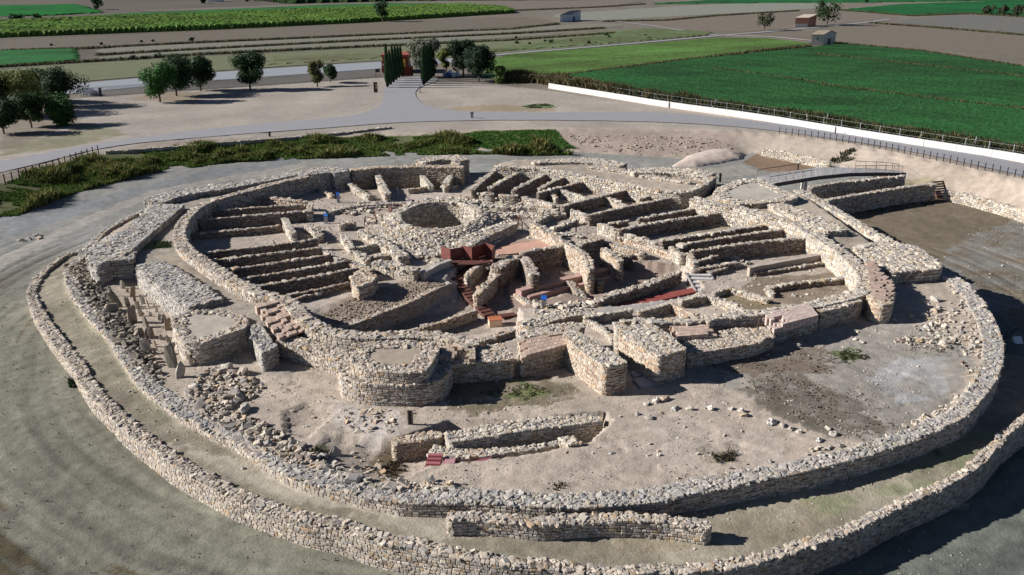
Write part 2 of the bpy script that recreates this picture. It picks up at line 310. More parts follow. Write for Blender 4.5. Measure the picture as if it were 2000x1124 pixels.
bd = np.exp(-((rr-50.5-3*(fbm(GX*.08, GY*.08, 4, 2)-.5))/2.3)**2)*np.clip(fbm(rr*1.3, aa*5, 91, 4)*3-.7, 0, 1); bd *= lowmask & (GX < 12); gc *= 1-bd[..., None]*np.array([.40, .47, .56])
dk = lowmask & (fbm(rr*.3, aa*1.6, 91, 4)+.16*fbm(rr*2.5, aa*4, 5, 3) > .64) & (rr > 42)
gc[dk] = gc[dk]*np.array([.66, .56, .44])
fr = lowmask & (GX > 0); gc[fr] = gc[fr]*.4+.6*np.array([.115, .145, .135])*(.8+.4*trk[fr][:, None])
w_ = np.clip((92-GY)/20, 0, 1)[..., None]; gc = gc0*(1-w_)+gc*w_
paint([(-20,505),(0,500),(150,432),(300,372),(450,338),(600,316),(600,330),(450,352),(300,385),(150,446),(0,530)], (.38, .36, .33), .8, jit=.6)
paint([(0,420),(200,385),(430,325),(600,305),(590,318),(300,372),(100,440),(0,470)], (.23, .25, .265), .8)
paint(np.vstack([ta[4:], P3([(1957,700,-1.),(1700,560,.5),(300,402,-.2)], 0)]), (.345, .315, .25), world=True)
paint(np.vstack([ta[4:], P3([(1957,700,-1.),(1700,560,.5),(300,402,-.2)], 0)]), (.215, .195, .15), .75, .56, .45, 23, world=True)
paint([(300,850),(450,900),(700,985),(900,1010),(900,1060),(700,1010),(500,960),(330,870)], (.40, .37, .31), .8)
paint([(140,560),(260,730),(330,800),(300,840),(190,720),(100,580)], (.25, .245, .18), .7, .6)
paint([(1550,990),(1700,950),(1850,880),(1950,820),(2000,790),(1990,830),(1850,930),(1700,990),(1600,1010)], (.22, .25, .14), .7, .5)
paint([(1150,1080),(1500,1060),(1650,1000),(1550,985),(1250,1035)], (.29, .25, .18), .6, .55)
paint(np.vstack([tb, cl]), (.42, .365, .31), world=True, jit=.2)
paint([(1345,745),(1400,745),(1470,790),(1560,830),(1650,850),(1700,862),(1800,830),(1880,760),(1900,690),(1850,640),(1700,620),(1620,650),(1480,690),(1350,720)], (.30, .285, .26), .9)
paint([(1480,745),(1560,730),(1680,790),(1740,840),(1640,850),(1500,800)], (.14, .122, .10), .8, .66, .9, 4)
paint([(1440,760),(1500,755),(1640,845),(1740,878),(1650,860),(1500,810)], (.14, .125, .10), .8, .66, .9, 8)
paint([(1350,700),(1480,690),(1620,680),(1640,720),(1500,740),(1400,725)], (.17, .13, .10), .8, .62, .9, 5)
paint([(1700,745),(1760,700),(1850,700),(1850,770),(1770,800)], (.40, .41, .42), .8, .7, .4, 12)
paint([(1620,690),(1680,684),(1700,700),(1660,712)], (.10, .14, .055), .9, .75)
paint([(880,800),(880,740),(1000,735),(1110,742),(1150,762),(1100,785),(1000,795),(930,810)], (.155, .135, .09), .9, .78, .8, 3)
paint([(960,770),(1030,750),(1070,765),(1020,782)], (.12, .16, .06), .8, .65)
paint([(440,690),(560,672),(640,700),(560,740),(470,725)], (.27, .26, .23), .9, .7)
paint([(1370,880),(1400,872),(1440,890),(1420,915),(1385,905)], (.14, .13, .08), .9, .85)
paint([(600,880),(640,860),(660,880),(640,905),(610,905)], (.15, .155, .09), .9, .8)
paint([(720,890),(790,890),(800,930),(745,945)], (.19, .16, .10), .9, .9)
paint([(640,770),(740,800),(800,840),(760,870),(700,860),(650,830)], (.50, .46, .42), .7, .8)
paint([(1260,800),(1350,810),(1500,860),(1560,920),(1300,930),(1200,880)], (.45, .395, .345), .7, .7)
paint(BERM, (.33, .30, .26), world=True, jit=0)
paint([(655,805),(690,792),(740,796),(780,812),(790,832),(765,850),(700,846),(668,832)], (.50, .46, .43), .8, .8, 1.2, 9)
for b_ in (BERM2, BERM3, BERM4): paint(b_, (.41, .36, .30), world=True, jit=0)
paint([(300,500),(340,500),(440,590),(430,620),(380,590)], (.40, .35, .28), .9, jit=.2)
paint([(262,482),(330,474),(330,486),(280,488)], (.14, .19, .07), .9, .8)
paint([(380,384),(440,372),(450,378),(400,392)], (.14, .20, .08), .9, .7)
paint(IN, (.44, .385, .335), world=True, jit=.1)
paint([(1480,545),(1650,515),(1690,560),(1600,590),(1500,600),(1420,570)], (.22, .18, .135), .9, .82, .8, 3)
paint([(1400,600),(1430,566),(1520,600),(1470,612)], (.21, .175, .11), .9, .9)
paint([(1296,455),(1420,430),(1470,440),(1330,466)], (.33, .295, .21), .7, .8)
paint([(960,484),(1020,470),(1062,468),(1076,484),(1010,496),(965,500)], (.52, .34, .26), .95, jit=.2)
paint([(1110,360),(1200,352),(1240,362),(1160,384)], (.42, .32, .24), .8, jit=.2)
paint([(700,345),(800,342),(840,370),(720,378)], (.36, .30, .24), .9, jit=.2)
paint([(610,618),(700,575),(800,548),(850,545),(870,560),(760,610),(650,645)], (.33, .275, .225), .95, jit=.3)
paint([(880,520),(960,515),(1010,505),(1110,490),(1210,510),(1330,530),(1330,560),(1180,600),(1000,640),(940,600)], (.29, .225, .19), .85, jit=.3)
paint([(690,655),(800,615),(930,600),(960,650),(850,660)], (.29, .25, .215), .9, jit=.2)
paint([(1160,612),(1240,585),(1372,560),(1378,570),(1250,605),(1180,620)], (.34, .325, .31), .9, jit=.1)
# the moat pool on the right, the brown pan and the banks
paint([(1640,410),(1840,378),(1870,392),(2000,425),(2100,460),(2200,700),(2000,640),(1850,520),(1740,470)], (.175, .145, .105), .95, jit=.6)
paint([(1780,560),(1850,490),(1900,460),(1990,430),(2200,480),(2200,700),(1990,600)], (.235, .235, .22), .8, .62, .5, 9)
paint([(1640,410),(1830,378),(1860,388),(1700,412)], (.15, .17, .085), .8, .7)
paint([(1452,318),(1475,300),(1560,318),(1660,330),(1600,335),(1500,336)], (.24, .17, .115), .95, jit=.4)
paint([(1340,335),(1450,322),(1490,340),(1400,348)], (.37, .36, .31), .8, jit=.4)
paint([(1600,360),(1820,340),(1840,360),(1700,385)], (.33, .29, .19), .7, jit=.4)
paint([(1090,254),(1250,256),(1450,258),(1420,300),(1300,308),(1200,302),(1120,292)], (.38, .31, .27), .8, .75)
paint([(900,262),(930,256),(1085,254),(1098,266),(1112,280),(1135,291),(950,292),(920,280)], (.07, .115, .03), .95, jit=.5)
paint([(-100,420),(0,360),(190,302),(500,272),(900,260),(930,290),(600,302),(300,328),(0,420)], (.12, .14, .06), .95, jit=.5)
paint([(1700,290),(2000,352),(2300,430),(2000,415),(1880,385),(1820,350)], (.47, .40, .33), .9, jit=.4)
far = np.clip((GY-170)/40, 0, 1)[..., None]; gc = gc*(1-far)+np.array([.185, .168, .14])*far; lf = np.clip((-20-GX)/50, 0, 1)*np.clip((GY-90)/30, 0, 1); gc *= (1-.3*lf)[..., None]  # lf: vignette falloff at the left painted into the far ground colour
paint([(-100,340),(-60,235),(0,212),(160,192),(460,171),(745,152),(800,150),(900,160),(985,168),(1075,178),(1300,214),(1500,243),(1600,256),(1500,258),(1300,248),(1000,250),(700,262),(300,280),(0,330)], (.36, .33, .295), .95, jit=.5)
paint([(0,215),(60,190),(150,195),(150,240),(0,300)], (.22, .19, .15), .8, .8)
paint([(130,255),(170,240),(250,262),(150,285),(0,305),(0,295)], (.20, .20, .12), .8, .75)
paint([(865,212),(960,204),(1080,210),(1090,218),(880,218)], (.30, .245, .16), .8, .9)
paint([(1020,205),(1075,204),(1085,210),(1030,212)], (.12, .20, .08), .9, .9)
paint([(250,196),(300,180),(400,180),(380,200)], (.27, .22, .16), .8, .85)
big = fbm(GX*.12, GY*.12, 51, 4); gc *= (.74+.52*big)[..., None]
nr_ = (np.clip((152-GY)/30, .25, 1)*(np.abs(GX) < 150))[..., None]; sml = fbm(GX*1.7, GY*1.7, 61, 3); gc *= 1+(.40*sml[..., None]-.2)*nr_
fine = rng.uniform(-.07, .07, GX.shape); gc *= 1+fine[..., None]*nr_
gc *= np.array([.84, .825, .80]); nyg, nxg = GX.shape
ids = np.arange(nxg*nyg).reshape(nyg, nxg)
q = np.stack([ids[:-1, :-1], ids[:-1, 1:], ids[1:, 1:], ids[1:, :-1]], -1).reshape(-1, 4)
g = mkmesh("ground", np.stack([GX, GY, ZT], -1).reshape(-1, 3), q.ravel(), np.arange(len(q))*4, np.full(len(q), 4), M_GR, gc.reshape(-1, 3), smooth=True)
tag(g, "bare beige earth and gravel ground of the excavation with its moat and terraces", kind='structure')
# ------------------------------------------------------------------ dry stone masses
CAMXY = np.array([0., 0.])
def ccw(P):
    a = np.sum(P[:, 0]*np.roll(P[:, 1], -1)-np.roll(P[:, 0], -1)*P[:, 1])
    return P if a > 0 else P[::-1].copy()
def normals(P):
    t = np.roll(P, -1, 0)[:, :2]-np.roll(P, 1, 0)[:, :2]; t /= np.linalg.norm(t, axis=1)[:, None]+1e-9
    return np.stack([t[:, 1], -t[:, 0]], 1)
def fan(P, xs, ys):
    """idw of outline heights"""
    d = (xs[:, None]-P[None, :, 0])**2+(ys[:, None]-P[None, :, 1])**2+.02; w = 1/d**1.5
    return (w*P[None, :, 2]).sum(1)/w.sum(1)
def mass(name, label, cat, outline, group=None, pal='stone', top='stone', rim=0., L=.28, h=.18, bot=None, messy=.11, soilcol=(.36, .32, .27), und=.10, parent=None, face='stone', allsides=False, facepal=None):
    P = ccw(np.asarray(outline, float)); facepal = facepal or pal; messy *= .7; und *= .75
    dist = np.linalg.norm(P[:, :2].mean(0)); k = float(np.clip(dist/62., .92, 1.45)); L *= k; h *= k
    D = dens(P, .45, True); nr = normals(D)
    D[:, 2] += (fbm(D[:, 0]*.9+7, D[:, 1]*.9, 13)-.5)*2*und+(vn(D[:, 0]*2.3, D[:, 1]*2.3, 3)-.5)*und
    gb = zt(D[:, 0]+nr[:, 0]*.35, D[:, 1]+nr[:, 1]*.35)
    if bot is not None: gb = np.minimum(gb*0+bot, gb)
    A = Acc()
    # core: sides and top
    n = len(D); ins = D.copy(); ins[:, :2] -= nr*.07; ins[:, 2] -= .07
    lo = ins.copy(); lo[:, 2] = gb-.35
    dark = np.array((.16, .13, .105)) if face == 'stone' else np.array(soilcol)*.95; soil = np.array(soilcol if top != 'stone' else (.24, .21, .175))
    A.add(np.vstack([lo, ins]), [(i, (i+1) % n, n+(i+1) % n, n+i) for i in range(n)], dark)
    if top == 'soil':
        # gridded soil top
        V2 = [Vector(p[:2]) for p in ins]; x0, y0 = D[:, 0].min(), D[:, 1].min(); x1, y1 = D[:, 0].max(), D[:, 1].max()
        xx, yy = np.meshgrid(np.arange(x0, x1, .5), np.arange(y0, y1, .5)); xx = xx.ravel()+rng.uniform(-.15, .15, xx.size); yy = yy.ravel()+rng.uniform(-.15, .15, yy.size)
        m = inpoly(xx, yy, ins) & (np.sqrt(((xx[:, None]-ins[None, :, 0])**2+(yy[:, None]-ins[None, :, 1])**2).min(1)) > .25); xx, yy = xx[m], yy[m]
        vs, es, fs, _, _, _ = geometry.delaunay_2d_cdt(V2+[Vector((a, b)) for a, b in zip(xx, yy)], [(i, (i+1) % n) for i in range(n)], [], 1, 1e-4)
        vx = np.array([v[:] for v in vs]); vz = fan(ins, vx[:, 0], vx[:, 1])+(fbm(vx[:, 0], vx[:, 1], 4)-.5)*.12
        A.add(np.c_[vx, vz], [tuple(f) for f in fs], soil)
        A.C[-1] = soil[None]*(.8+.4*fbm(vx[:, 0]*.8, vx[:, 1]*.8, 9)[:, None])
    else:
        tri = geometry.tessellate_polygon([[Vector((p[0], p[1], 0)) for p in ins]])
        A.add(ins, [t if (ins[t[1]][0]-ins[t[0]][0])*(ins[t[2]][1]-ins[t[0]][1])-(ins[t[1]][1]-ins[t[0]][1])*(ins[t[2]][0]-ins[t[0]][0]) > 0 else t[::-1] for t in tri], soil)
    # face courses
    Q = np.vstack([D, D[:1]]); cum = np.r_[0, np.cumsum(np.linalg.norm(np.diff(Q[:, :2], axis=0), axis=1))]
    GB = np.r_[gb, gb[:1]]; NR = np.vstack([nr, nr[:1]])
    if face == 'stone':
        zt_ = Q[:, 2].max(); zb = GB.min(); rows = int(max(1, (zt_-zb)/h))+1
        for r in range(rows):
            z = zt_-(r+.5)*h
            ls = L*rng.lognormal(0, .3, int(cum[-1]/L*1.4)+3); s = np.cumsum(ls)-ls/2; s = s[s < cum[-1]]; ls = ls[:len(s)]
            x = np.interp(s, cum, Q[:, 0]); y = np.interp(s, cum, Q[:, 1]); tz = np.interp(s, cum, Q[:, 2]); gz = np.interp(s, cum, GB)
            nx = np.interp(s, cum, NR[:, 0]); ny = np.interp(s, cum, NR[:, 1]); q = np.hypot(nx, ny)+1e-6; nx /= q; ny /= q
            m = (z < tz-.01) & (z > gz-h*.8)
            if not allsides: m &= (-(x*nx+y*ny)/np.hypot(x, y) > -.28)
            s, ls, x, y, nx, ny = s[m], ls[m], x[m], y[m], nx[m], ny[m]
            if not len(s): continue
            dp = .24*k; off = dp/2-.03-rng.uniform(0, .03, len(s))
            C = np.stack([x-nx*off, y-ny*off, z+rng.normal(0, h*.1, len(s))], 1)
            S = np.stack([ls*.97, np.full(len(s), dp), h*rng.uniform(.8, 1.08, len(s))], 1)
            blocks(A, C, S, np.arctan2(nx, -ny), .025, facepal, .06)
    # top stones
    x0, y0 = D[:, 0].min(), D[:, 1].min(); x1, y1 = D[:, 0].max(), D[:, 1].max(); a = .19*k
    xx, yy = np.meshgrid(np.arange(x0, x1, a), np.arange(y0, y1, a*.86)); xx = xx+(np.arange(len(xx)) % 2)[:, None]*a/2
    xx = xx.ravel()+rng.uniform(-.07, .07, xx.size); yy = yy.ravel()+rng.uniform(-.07, .07, yy.size)
    m = inpoly(xx, yy, D); xx, yy = xx[m], yy[m]
    if len(xx):
        dd = np.sqrt(((xx[:, None]-D[None, :, 0])**2+(yy[:, None]-D[None, :, 1])**2).min(1)); m = dd > .09*k; xx, yy = xx[m], yy[m]
    if len(xx) and (top == 'stone' or rim > 0):
        if rim > 0:
            dd = np.sqrt(((xx[:, None]-D[None, :, 0])**2+(yy[:, None]-D[None, :, 1])**2).min(1)); m = dd < rim*rng.uniform(.75, 1.2, len(xx)); xx, yy = xx[m], yy[m]
        z = fan(D, xx, yy)
        s0 = rng.lognormal(0, .28, len(xx))*k
        S = np.stack([.255*s0, .19*s0, .09*s0+.02], 1)
        blocks(A, np.stack([xx, yy, z-.045+rng.uniform(-.035, .03, len(xx))*(1+messy)], 1), S, rng.uniform(0, 6.28, len(xx)), messy, pal, .12)
    o = A.build(name, M_ST, parent=parent)
    if not parent: tag(o, label, cat, group)
    return o
def strip(P, w, off=0.):
    """outline of a wall of width w along world polyline; off -1/1 moves it a half width to one side"""
    P = dens(chaikin(P, 1), .6); t = np.gradient(P[:, :2], axis=0); t /= np.linalg.norm(t, axis=1)[:, None]; n = np.stack([-t[:, 1], t[:, 0]], 1)
    w = np.asarray(w, float)
    if w.ndim: w = np.interp(np.linspace(0, 1, len(P)), np.linspace(0, 1, len(w)), w)[:, None]
    a = P.copy(); b = P.copy(); a[:, :2] += n*w/2*(1+off); b[:, :2] -= n*w/2*(1-off)
    return np.vstack([a, b[::-1]])
def wall(label, pts, w, z, group=None, name='stone_wall', cat='stone wall', off=0., **k):
    return mass(name, label, cat, strip(P3(pts, z), w, off), group=group, **k)
# ---- rings
wall("long outermost dry stone retaining wall curving round the foot of the whole ruin", A_L, [.4, .5, .8, .8, .8, .8, .6, .5, .5], 0, messy=.2, pal='stone', und=.12, L=.29, h=.18)
wall("second stone ring wall with a broad rubble top, one terrace above the outermost wall", B_L, [.5, .8, 1.0, 1.2, 1.4, 1.3, 1.0, 1.3, 1.4], 0, messy=.2, off=.85, pal='grey', facepal='stone', und=.12, L=.31, h=.19)
wall("short free standing rubble wall on the lower terrace in front of the second ring wall", [(874,1008),(915,1005),(964,1008),(1013,1013),(1058,1018),(1107,1014),(1153,1009),(1202,1011),(1247,1011),(1300,1013),(1345,1020),(1388,1028)], .75, .95, messy=.22, und=.16, h=.19)
wall("long inner enclosure wall curving round the left storerooms", M_L1, [1.2, 1.1, 1.0, 1.1, 1.2, 1.2, 1.3, 1.3], ZM, und=.10)
wall("inner enclosure wall with a sunlit cream inner face on the right side of the ruin", M_L2, [1.4, 1.4, 1.4, 1.3, 1.3, 1.0, .9], ZM, pal='pale', und=.10)
wall("back enclosure wall behind the slanting storeroom walls right of the rear entrance", M_L3, [1., 1., .9, .9, .9], ZM-.1, pal='pale', und=.08)
BE = 'broad stone bands of the outer rampart'
wall("broad pale stone band along the back left edge of the rampart", [(300,392),(345,378),(400,369),(460,361),(520,350),(580,339),(640,330)], [3.2, 3., 2.6, 2.2, 1.8, 2.2], 2.3, BE, pal='grey')
wall("broad stone band of the rampart at its far left turn, ending in a square bastion", [(330,400),(300,426),(272,450),(240,474),(208,496)], [3.4, 3.6, 3.2, 3.4, 4.2], 2.3, BE, pal='grey')
wall("thick stone band beside a soil walkway, above the field of upright stones", [(292,514),(330,542),(368,568),(402,592)], [2.6, 3., 3.2, 2.9], 2.2, BE, pal='grey')
mass('stone_bastion', "rounded stone bastion with an earth top beside the upright stones", 'bastion', P3([(338,618),(372,606),(420,604),(470,612),(487,630),(478,642),(440,655),(392,672),(358,668),(337,640)], 2.1), top='soil', rim=.8, messy=.25, L=.42, h=.2)
mass('stone_bastion', "small ragged stone buttress between the rounded bastion and the mud brick steps", 'buttress', P3([(489,637),(506,630),(528,662),(542,676),(512,690),(498,668)], 2.0), messy=.3, pal='grey')
wall("front foot wall running from the mud brick steps to the big front tower", [(548,658),(590,668),(640,682),(672,694),(690,700)], [1.2, 1.4, 1.5], 1.9, pal='stone')
# front tower in two tiers
mass('stone_tower', "two tiered stone tower at the front with an earth filled top, left of the gate", 'tower', P3([(659,720),(668,737),(700,748),(740,752),(800,753),(845,749),(870,736),(883,716),(880,698),(850,690),(760,690),(690,696),(664,706)], 2.3), L=.34, h=.19, messy=.22, pal='stone')
tw = bpy.data.objects[-1] if False else None
mass('stone_tower', "upper ring of stones set back on top of the two tiered front tower", 'tower top', P3([(684,700),(690,712),(712,721),(750,727),(800,729),(832,726),(846,706),(858,682),(845,668),(780,664),(715,668),(694,682)], 3.1), L=.32, h=.18, messy=.22, top='soil', rim=1.15, soilcol=(.33, .28, .22))
# front walls and gate
mass('stone_wall', "broad front wall between the two tiered tower and the left gate wall", 'stone wall', P3([(880,712),(930,709),(1003,702),(1000,688),(985,672),(930,676),(898,690),(884,700)], 2.25), messy=.22, facepal='warm')
mass('stone_wall', "raised rubble wall between the excavated corridor and the gate passage", 'stone wall', P3([(1008,655),(1030,642),(1090,632),(1135,630),(1142,640),(1110,650),(1060,655),(1022,662)], 2.5), messy=.2)
mass('gate_wall', "left gate wall running out to a square sunlit end, beside the mud brick platform", 'gate wall', P3([(1098,650),(1124,644),(1160,664),(1198,688),(1226,708),(1181,717),(1150,696),(1120,674)], 3.0), 'the two thick walls flanking the gate', L=.33, h=.19, pal='pale', facepal='warm', messy=.14, und=.07)
mass('gate_wall', "right gate wall running out to a square end, the wider of the two gate walls", 'gate wall', P3([(1238,634),(1275,630),(1310,656),(1343,682),(1287,697),(1250,676),(1212,652),(1210,636)], 3.0), 'the two thick walls flanking the gate', L=.33, h=.19, pal='pale', facepal='warm', messy=.16, und=.07)
mass('stone_wall', "low broad rubble topped front wall between the two mud brick platforms right of the gate", 'stone wall', P3([(1343,692),(1400,684),(1470,672),(1512,656),(1500,640),(1440,640),(1400,650),(1345,662),(1330,672)], 2.0), messy=.2, facepal='warm')
mass('stone_wall', "squared masonry base carrying the long mud brick platform beside the left gate wall", 'stone wall', P3([(1014,665),(1098,654),(1106,677),(1018,701)], 2.2), facepal='warm', messy=.05, und=.02)
mass('stone_wall', "squared masonry base carrying the large pinkish mud brick bastion", 'stone wall', P3([(1488,619),(1580,600),(1598,622),(1512,644)], 2.1), facepal='stone', messy=.05, und=.02)
mass('stone_wall', "masonry base under the flat mud brick platform beside the right gate wall", 'stone wall', P3([(1304,639),(1385,633),(1402,657),(1322,663)], 2.0), facepal='warm', messy=.05, und=.02)
wall("curved front enclosure wall facing the weedy terrace right of the brick bastion", [(1592,604),(1620,598),(1650,590),(1672,582)], 1.3, 2.5, facepal='warm')
# right back works
BW = 'stone works of the outer rampart on the right'
mass('stone_bastion', "large flat topped stone bastion jutting over the muddy moat on the right", 'bastion', P3([(1672,478),(1742,470),(1790,481),(1822,500),(1841,517),(1838,524),(1790,529),(1745,532),(1718,524),(1690,508),(1668,490)], 2.2), pal='pale', facepal='stone', messy=.18, L=.34, h=.2, und=.05)
wall("broad sloping stone band between the inner walkway and the moat edge on the right", [(1516,398),(1560,416),(1600,434),(1636,452)], [2.2, 2.6, 2.8, 2.2], 2.3, BW, pal='pale')
wall("narrow stone kerb wall along the moat edge from the bridge to the flat bastion", [(1562,372),(1600,392),(1640,415),(1690,444),(1738,470)], [1.6, 1.2, .9, .8], 1.7, BW, pal='pale')
mass('stone_bastion', "low stone platform with an earth centre where the footbridge lands", 'bastion', P3([(1392,384),(1400,368),(1440,352),(1490,350),(1512,362),(1560,384),(1545,392),(1480,398),(1440,398)], 2.3), top='soil', rim=1.3, pal='pale', soilcol=(.38, .35, .30))
wall("pale stone band along the back right rampart behind the slanting storerooms", [(1040,318),(1090,314),(1150,313),(1219,322)], [1.2, 2.4, 3., 2.2], 2.1, BW, pal='pale')
wall("pale stone band at the back right between the rock mound and the enclosure wall", [(1232,334),(1280,332),(1340,334),(1390,342)], [2., 3.2, 3.6, 3.], 2.4, BW, pal='pale')
wall("stone faced front of the rampart walkway behind the long storeroom walls", [(1150,326),(1220,334),(1290,348),(1350,356)], [.8, 1., 1.2, .8], 2.1, BW, pal='pale')
wall("back left enclosure wall with a stone heap at its end near the rear gap", [(590,340),(620,334),(655,330),(668,336)], [1.8, 3., 3.2, 2.], 2.8, pal='grey')
wall("straight back wall between two gaps, closing the rear storerooms", [(684,332),(720,328),(780,325),(840,325),(905,326)], [1.5, 1.3, 1.2, 1.2, 1.3], 2.5, pal='warm')
wall("small curved stone bank behind the straight back wall", [(820,316),(850,309),(885,307),(907,314)], [1.8, 2.6, 2.8, 1.6], 2.2, pal='pale')
mass('stone_bastion', "square stone bastion at the far left corner of the rampart, above the upright stones", 'bastion', P3([(171,500),(182,480),(208,462),(250,462),(264,482),(262,506),(212,510),(190,519),(176,514)], 2.2), pal='grey', L=.4, h=.2)
# ---- storeroom partitions
PL = 'parallel partition walls of the left storerooms'
left = [("topmost long partition in the left storerooms", [(410,411),(470,407),(540,402),(612,399)]),
        ("second long partition from the back in the left storerooms", [(386,430),(450,424),(520,418),(602,412)]),
        ("low partition ending at a cross wall in the middle of the left storerooms", [(372,457),(430,452),(500,445),(552,440)]),
        ("partition below the widest bare room of the left storerooms", [(390,494),(450,488),(530,479),(622,466)]),
        ("first of the five closely spaced partitions in the lower left storerooms", [(404,510),(470,502),(550,492),(630,483)]),
        ("second of the five closely spaced partitions in the lower left storerooms", [(436,527),(500,519),(580,507),(648,497)]),
        ("third of the five closely spaced partitions in the lower left storerooms", [(468,544),(530,535),(610,522),(680,508)]),
        ("fourth of the five closely spaced partitions in the lower left storerooms", [(496,560),(560,549),(640,535),(700,522)]),
        ("low partition nearest the pebble slope in the lower left storerooms", [(548,579),(600,569),(660,556),(682,550)]),
        ("stump of a low wall under the last partition of the left storerooms", [(580,582),(610,574),(645,566)])]
for i, (l, p) in enumerate(left): wall(l, p, .36, [1.75, 1.75, 1.25, 1.75, 1.75, 1.75, 1.75, 1.75, 1.15, .95][i], PL, facepal='earth', L=.25, h=.16, und=.03, messy=.04)  # face palette has shade painted in, tops keep the lighter stone
CL = 'short cross walls at the ends of the left storerooms'
wall("sunlit cross wall slanting into the top left storeroom", [(514,382),(550,389),(600,394)], .6, 1.7, CL, pal='warm')
wall("narrow cross wall closing the middle left storeroom", [(556,426),(563,440),(574,456)], .6, 1.6, CL, pal='pale')
wall("ragged end block of the top two left partitions", [(606,400),(602,414)], .6, 1.75, CL)
wall("stone stump between the left storerooms and the ring street", [(598,438),(616,446),(624,462)], .8, 1.3, CL, messy=.3)
wall("end block of the third closely spaced left partition", [(634,488),(650,498),(664,508)], .6, 1.5, CL, pal='pale')
wall("end block of the fourth closely spaced left partition", [(684,512),(704,520),(726,528)], .8, 1.5, CL, pal='pale')
mass('stone_wall', "crumbling lump of masonry at the head of the pebble slope", 'masonry stump', P3([(684,540),(700,530),(722,530),(738,540),(726,552),(702,560),(690,556)], 1.7), pal='warm', messy=.35, L=.5, h=.25)
PB = 'partition walls of the rear storerooms'
wall("narrow sunlit partition left of the stone pier in the rear storerooms", [(679,355),(692,364),(708,376),(724,383)], .6, 1.3, PB, pal='pale')
wall("tall sunlit rear partition between the earth floored room and its left neighbour", [(735,334),(742,352),(752,368),(757,380)], .65, 1.7, PB, pal='pale')
wall("rear partition bounding the earth floored room on its right", [(815,330),(826,345),(841,363)], .65, 1.4, PB, pal='pale')
wall("front stub wall of the earth floored rear room", [(796,370),(820,368),(842,364)], .5, 1.1, PB, pal='warm')
wall("short sunlit partition nearest the rear entrance ramp", [(885,331),(878,345),(870,364)], .65, 1.4, PB, pal='pale')
wall("low stub wall at the foot of the partition nearest the rear entrance ramp", [(862,366),(880,365),(892,361)], .45, 1.0, PB)
wall("small upright stone pier against the straight back wall", [(775,328),(777,334)], .7, 1.6, PB, pal='warm')
wall("low ragged wall at the far left of the rear storerooms", [(605,362),(625,368),(650,382)], .5, .95, PB, pal='warm', messy=.3)
PR_ = 'partition walls of the right storerooms'
right = [("slanting partition beside the rear entrance ramp", [(922,371),(948,348),(978,322)], 1.9, .8),
         ("second slanting partition right of the rear entrance ramp", [(956,368),(992,347),(1028,328)], 1.9, .8),
         ("third slanting partition right of the rear entrance ramp", [(1002,372),(1040,352),(1078,334)], 1.9, .8),
         ("fourth slanting partition right of the rear entrance ramp", [(1054,368),(1085,352),(1116,339)], 1.9, .8),
         ("partition behind the room with the smooth brown floor", [(1050,377),(1105,363),(1160,348)], 1.8, .6),
         ("long partition in front of the room with the smooth brown floor", [(1098,402),(1180,382),(1258,362)], 1.8, .65),
         ("short partition close under the back enclosure wall", [(1250,388),(1275,381),(1300,374)], 1.7, .55),
         ("long partition running unbroken from the ring street to the far corner of the enclosure", [(1150,420),(1220,404),(1300,389),(1360,372)], 1.8, .6),
         ("short stub partition left of a doorway in the right storerooms", [(1187,438),(1208,434),(1228,430)], 1.4, .55),
         ("long partition starting right of a doorway, second below the enclosure corner", [(1246,428),(1320,414),(1394,400)], 1.6, .6),
         ("long partition with larger stones above the widest bare room on the right", [(1208,449),(1290,433),(1370,421),(1434,411)], 1.8, .65),
         ("first of three long close partitions in the middle of the right storerooms", [(1291,471),(1370,458),(1450,446),(1528,435)], 1.75, .6),
         ("second of three long close partitions in the middle of the right storerooms", [(1325,479),(1400,466),(1480,454),(1562,443)], 1.85, .65),
         ("third and tallest of three long close partitions in the right storerooms", [(1350,491),(1430,478),(1510,469),(1598,463)], 2.0, .65),
         ("short low partition under the tallest of the right partitions", [(1362,510),(1385,503),(1402,498)], 1.5, .5),
         ("low line of stones at the foot of the smooth clay bench", [(1470,533),(1530,524),(1580,517),(1628,510)], .9, .45),
         ("low partition crossing the weedy room at the lower right", [(1508,560),(1560,552),(1610,547),(1656,542)], 1.05, .5)]
for l, p, z, w in right: wall(l, p, w*.7, z, PR_, L=.26, h=.17, und=.03, pal='pale', facepal='earth', messy=.04)  # pale tops, darker faces: shade of the unlit side put into the palette
CR = 'short cross walls of the right storerooms'
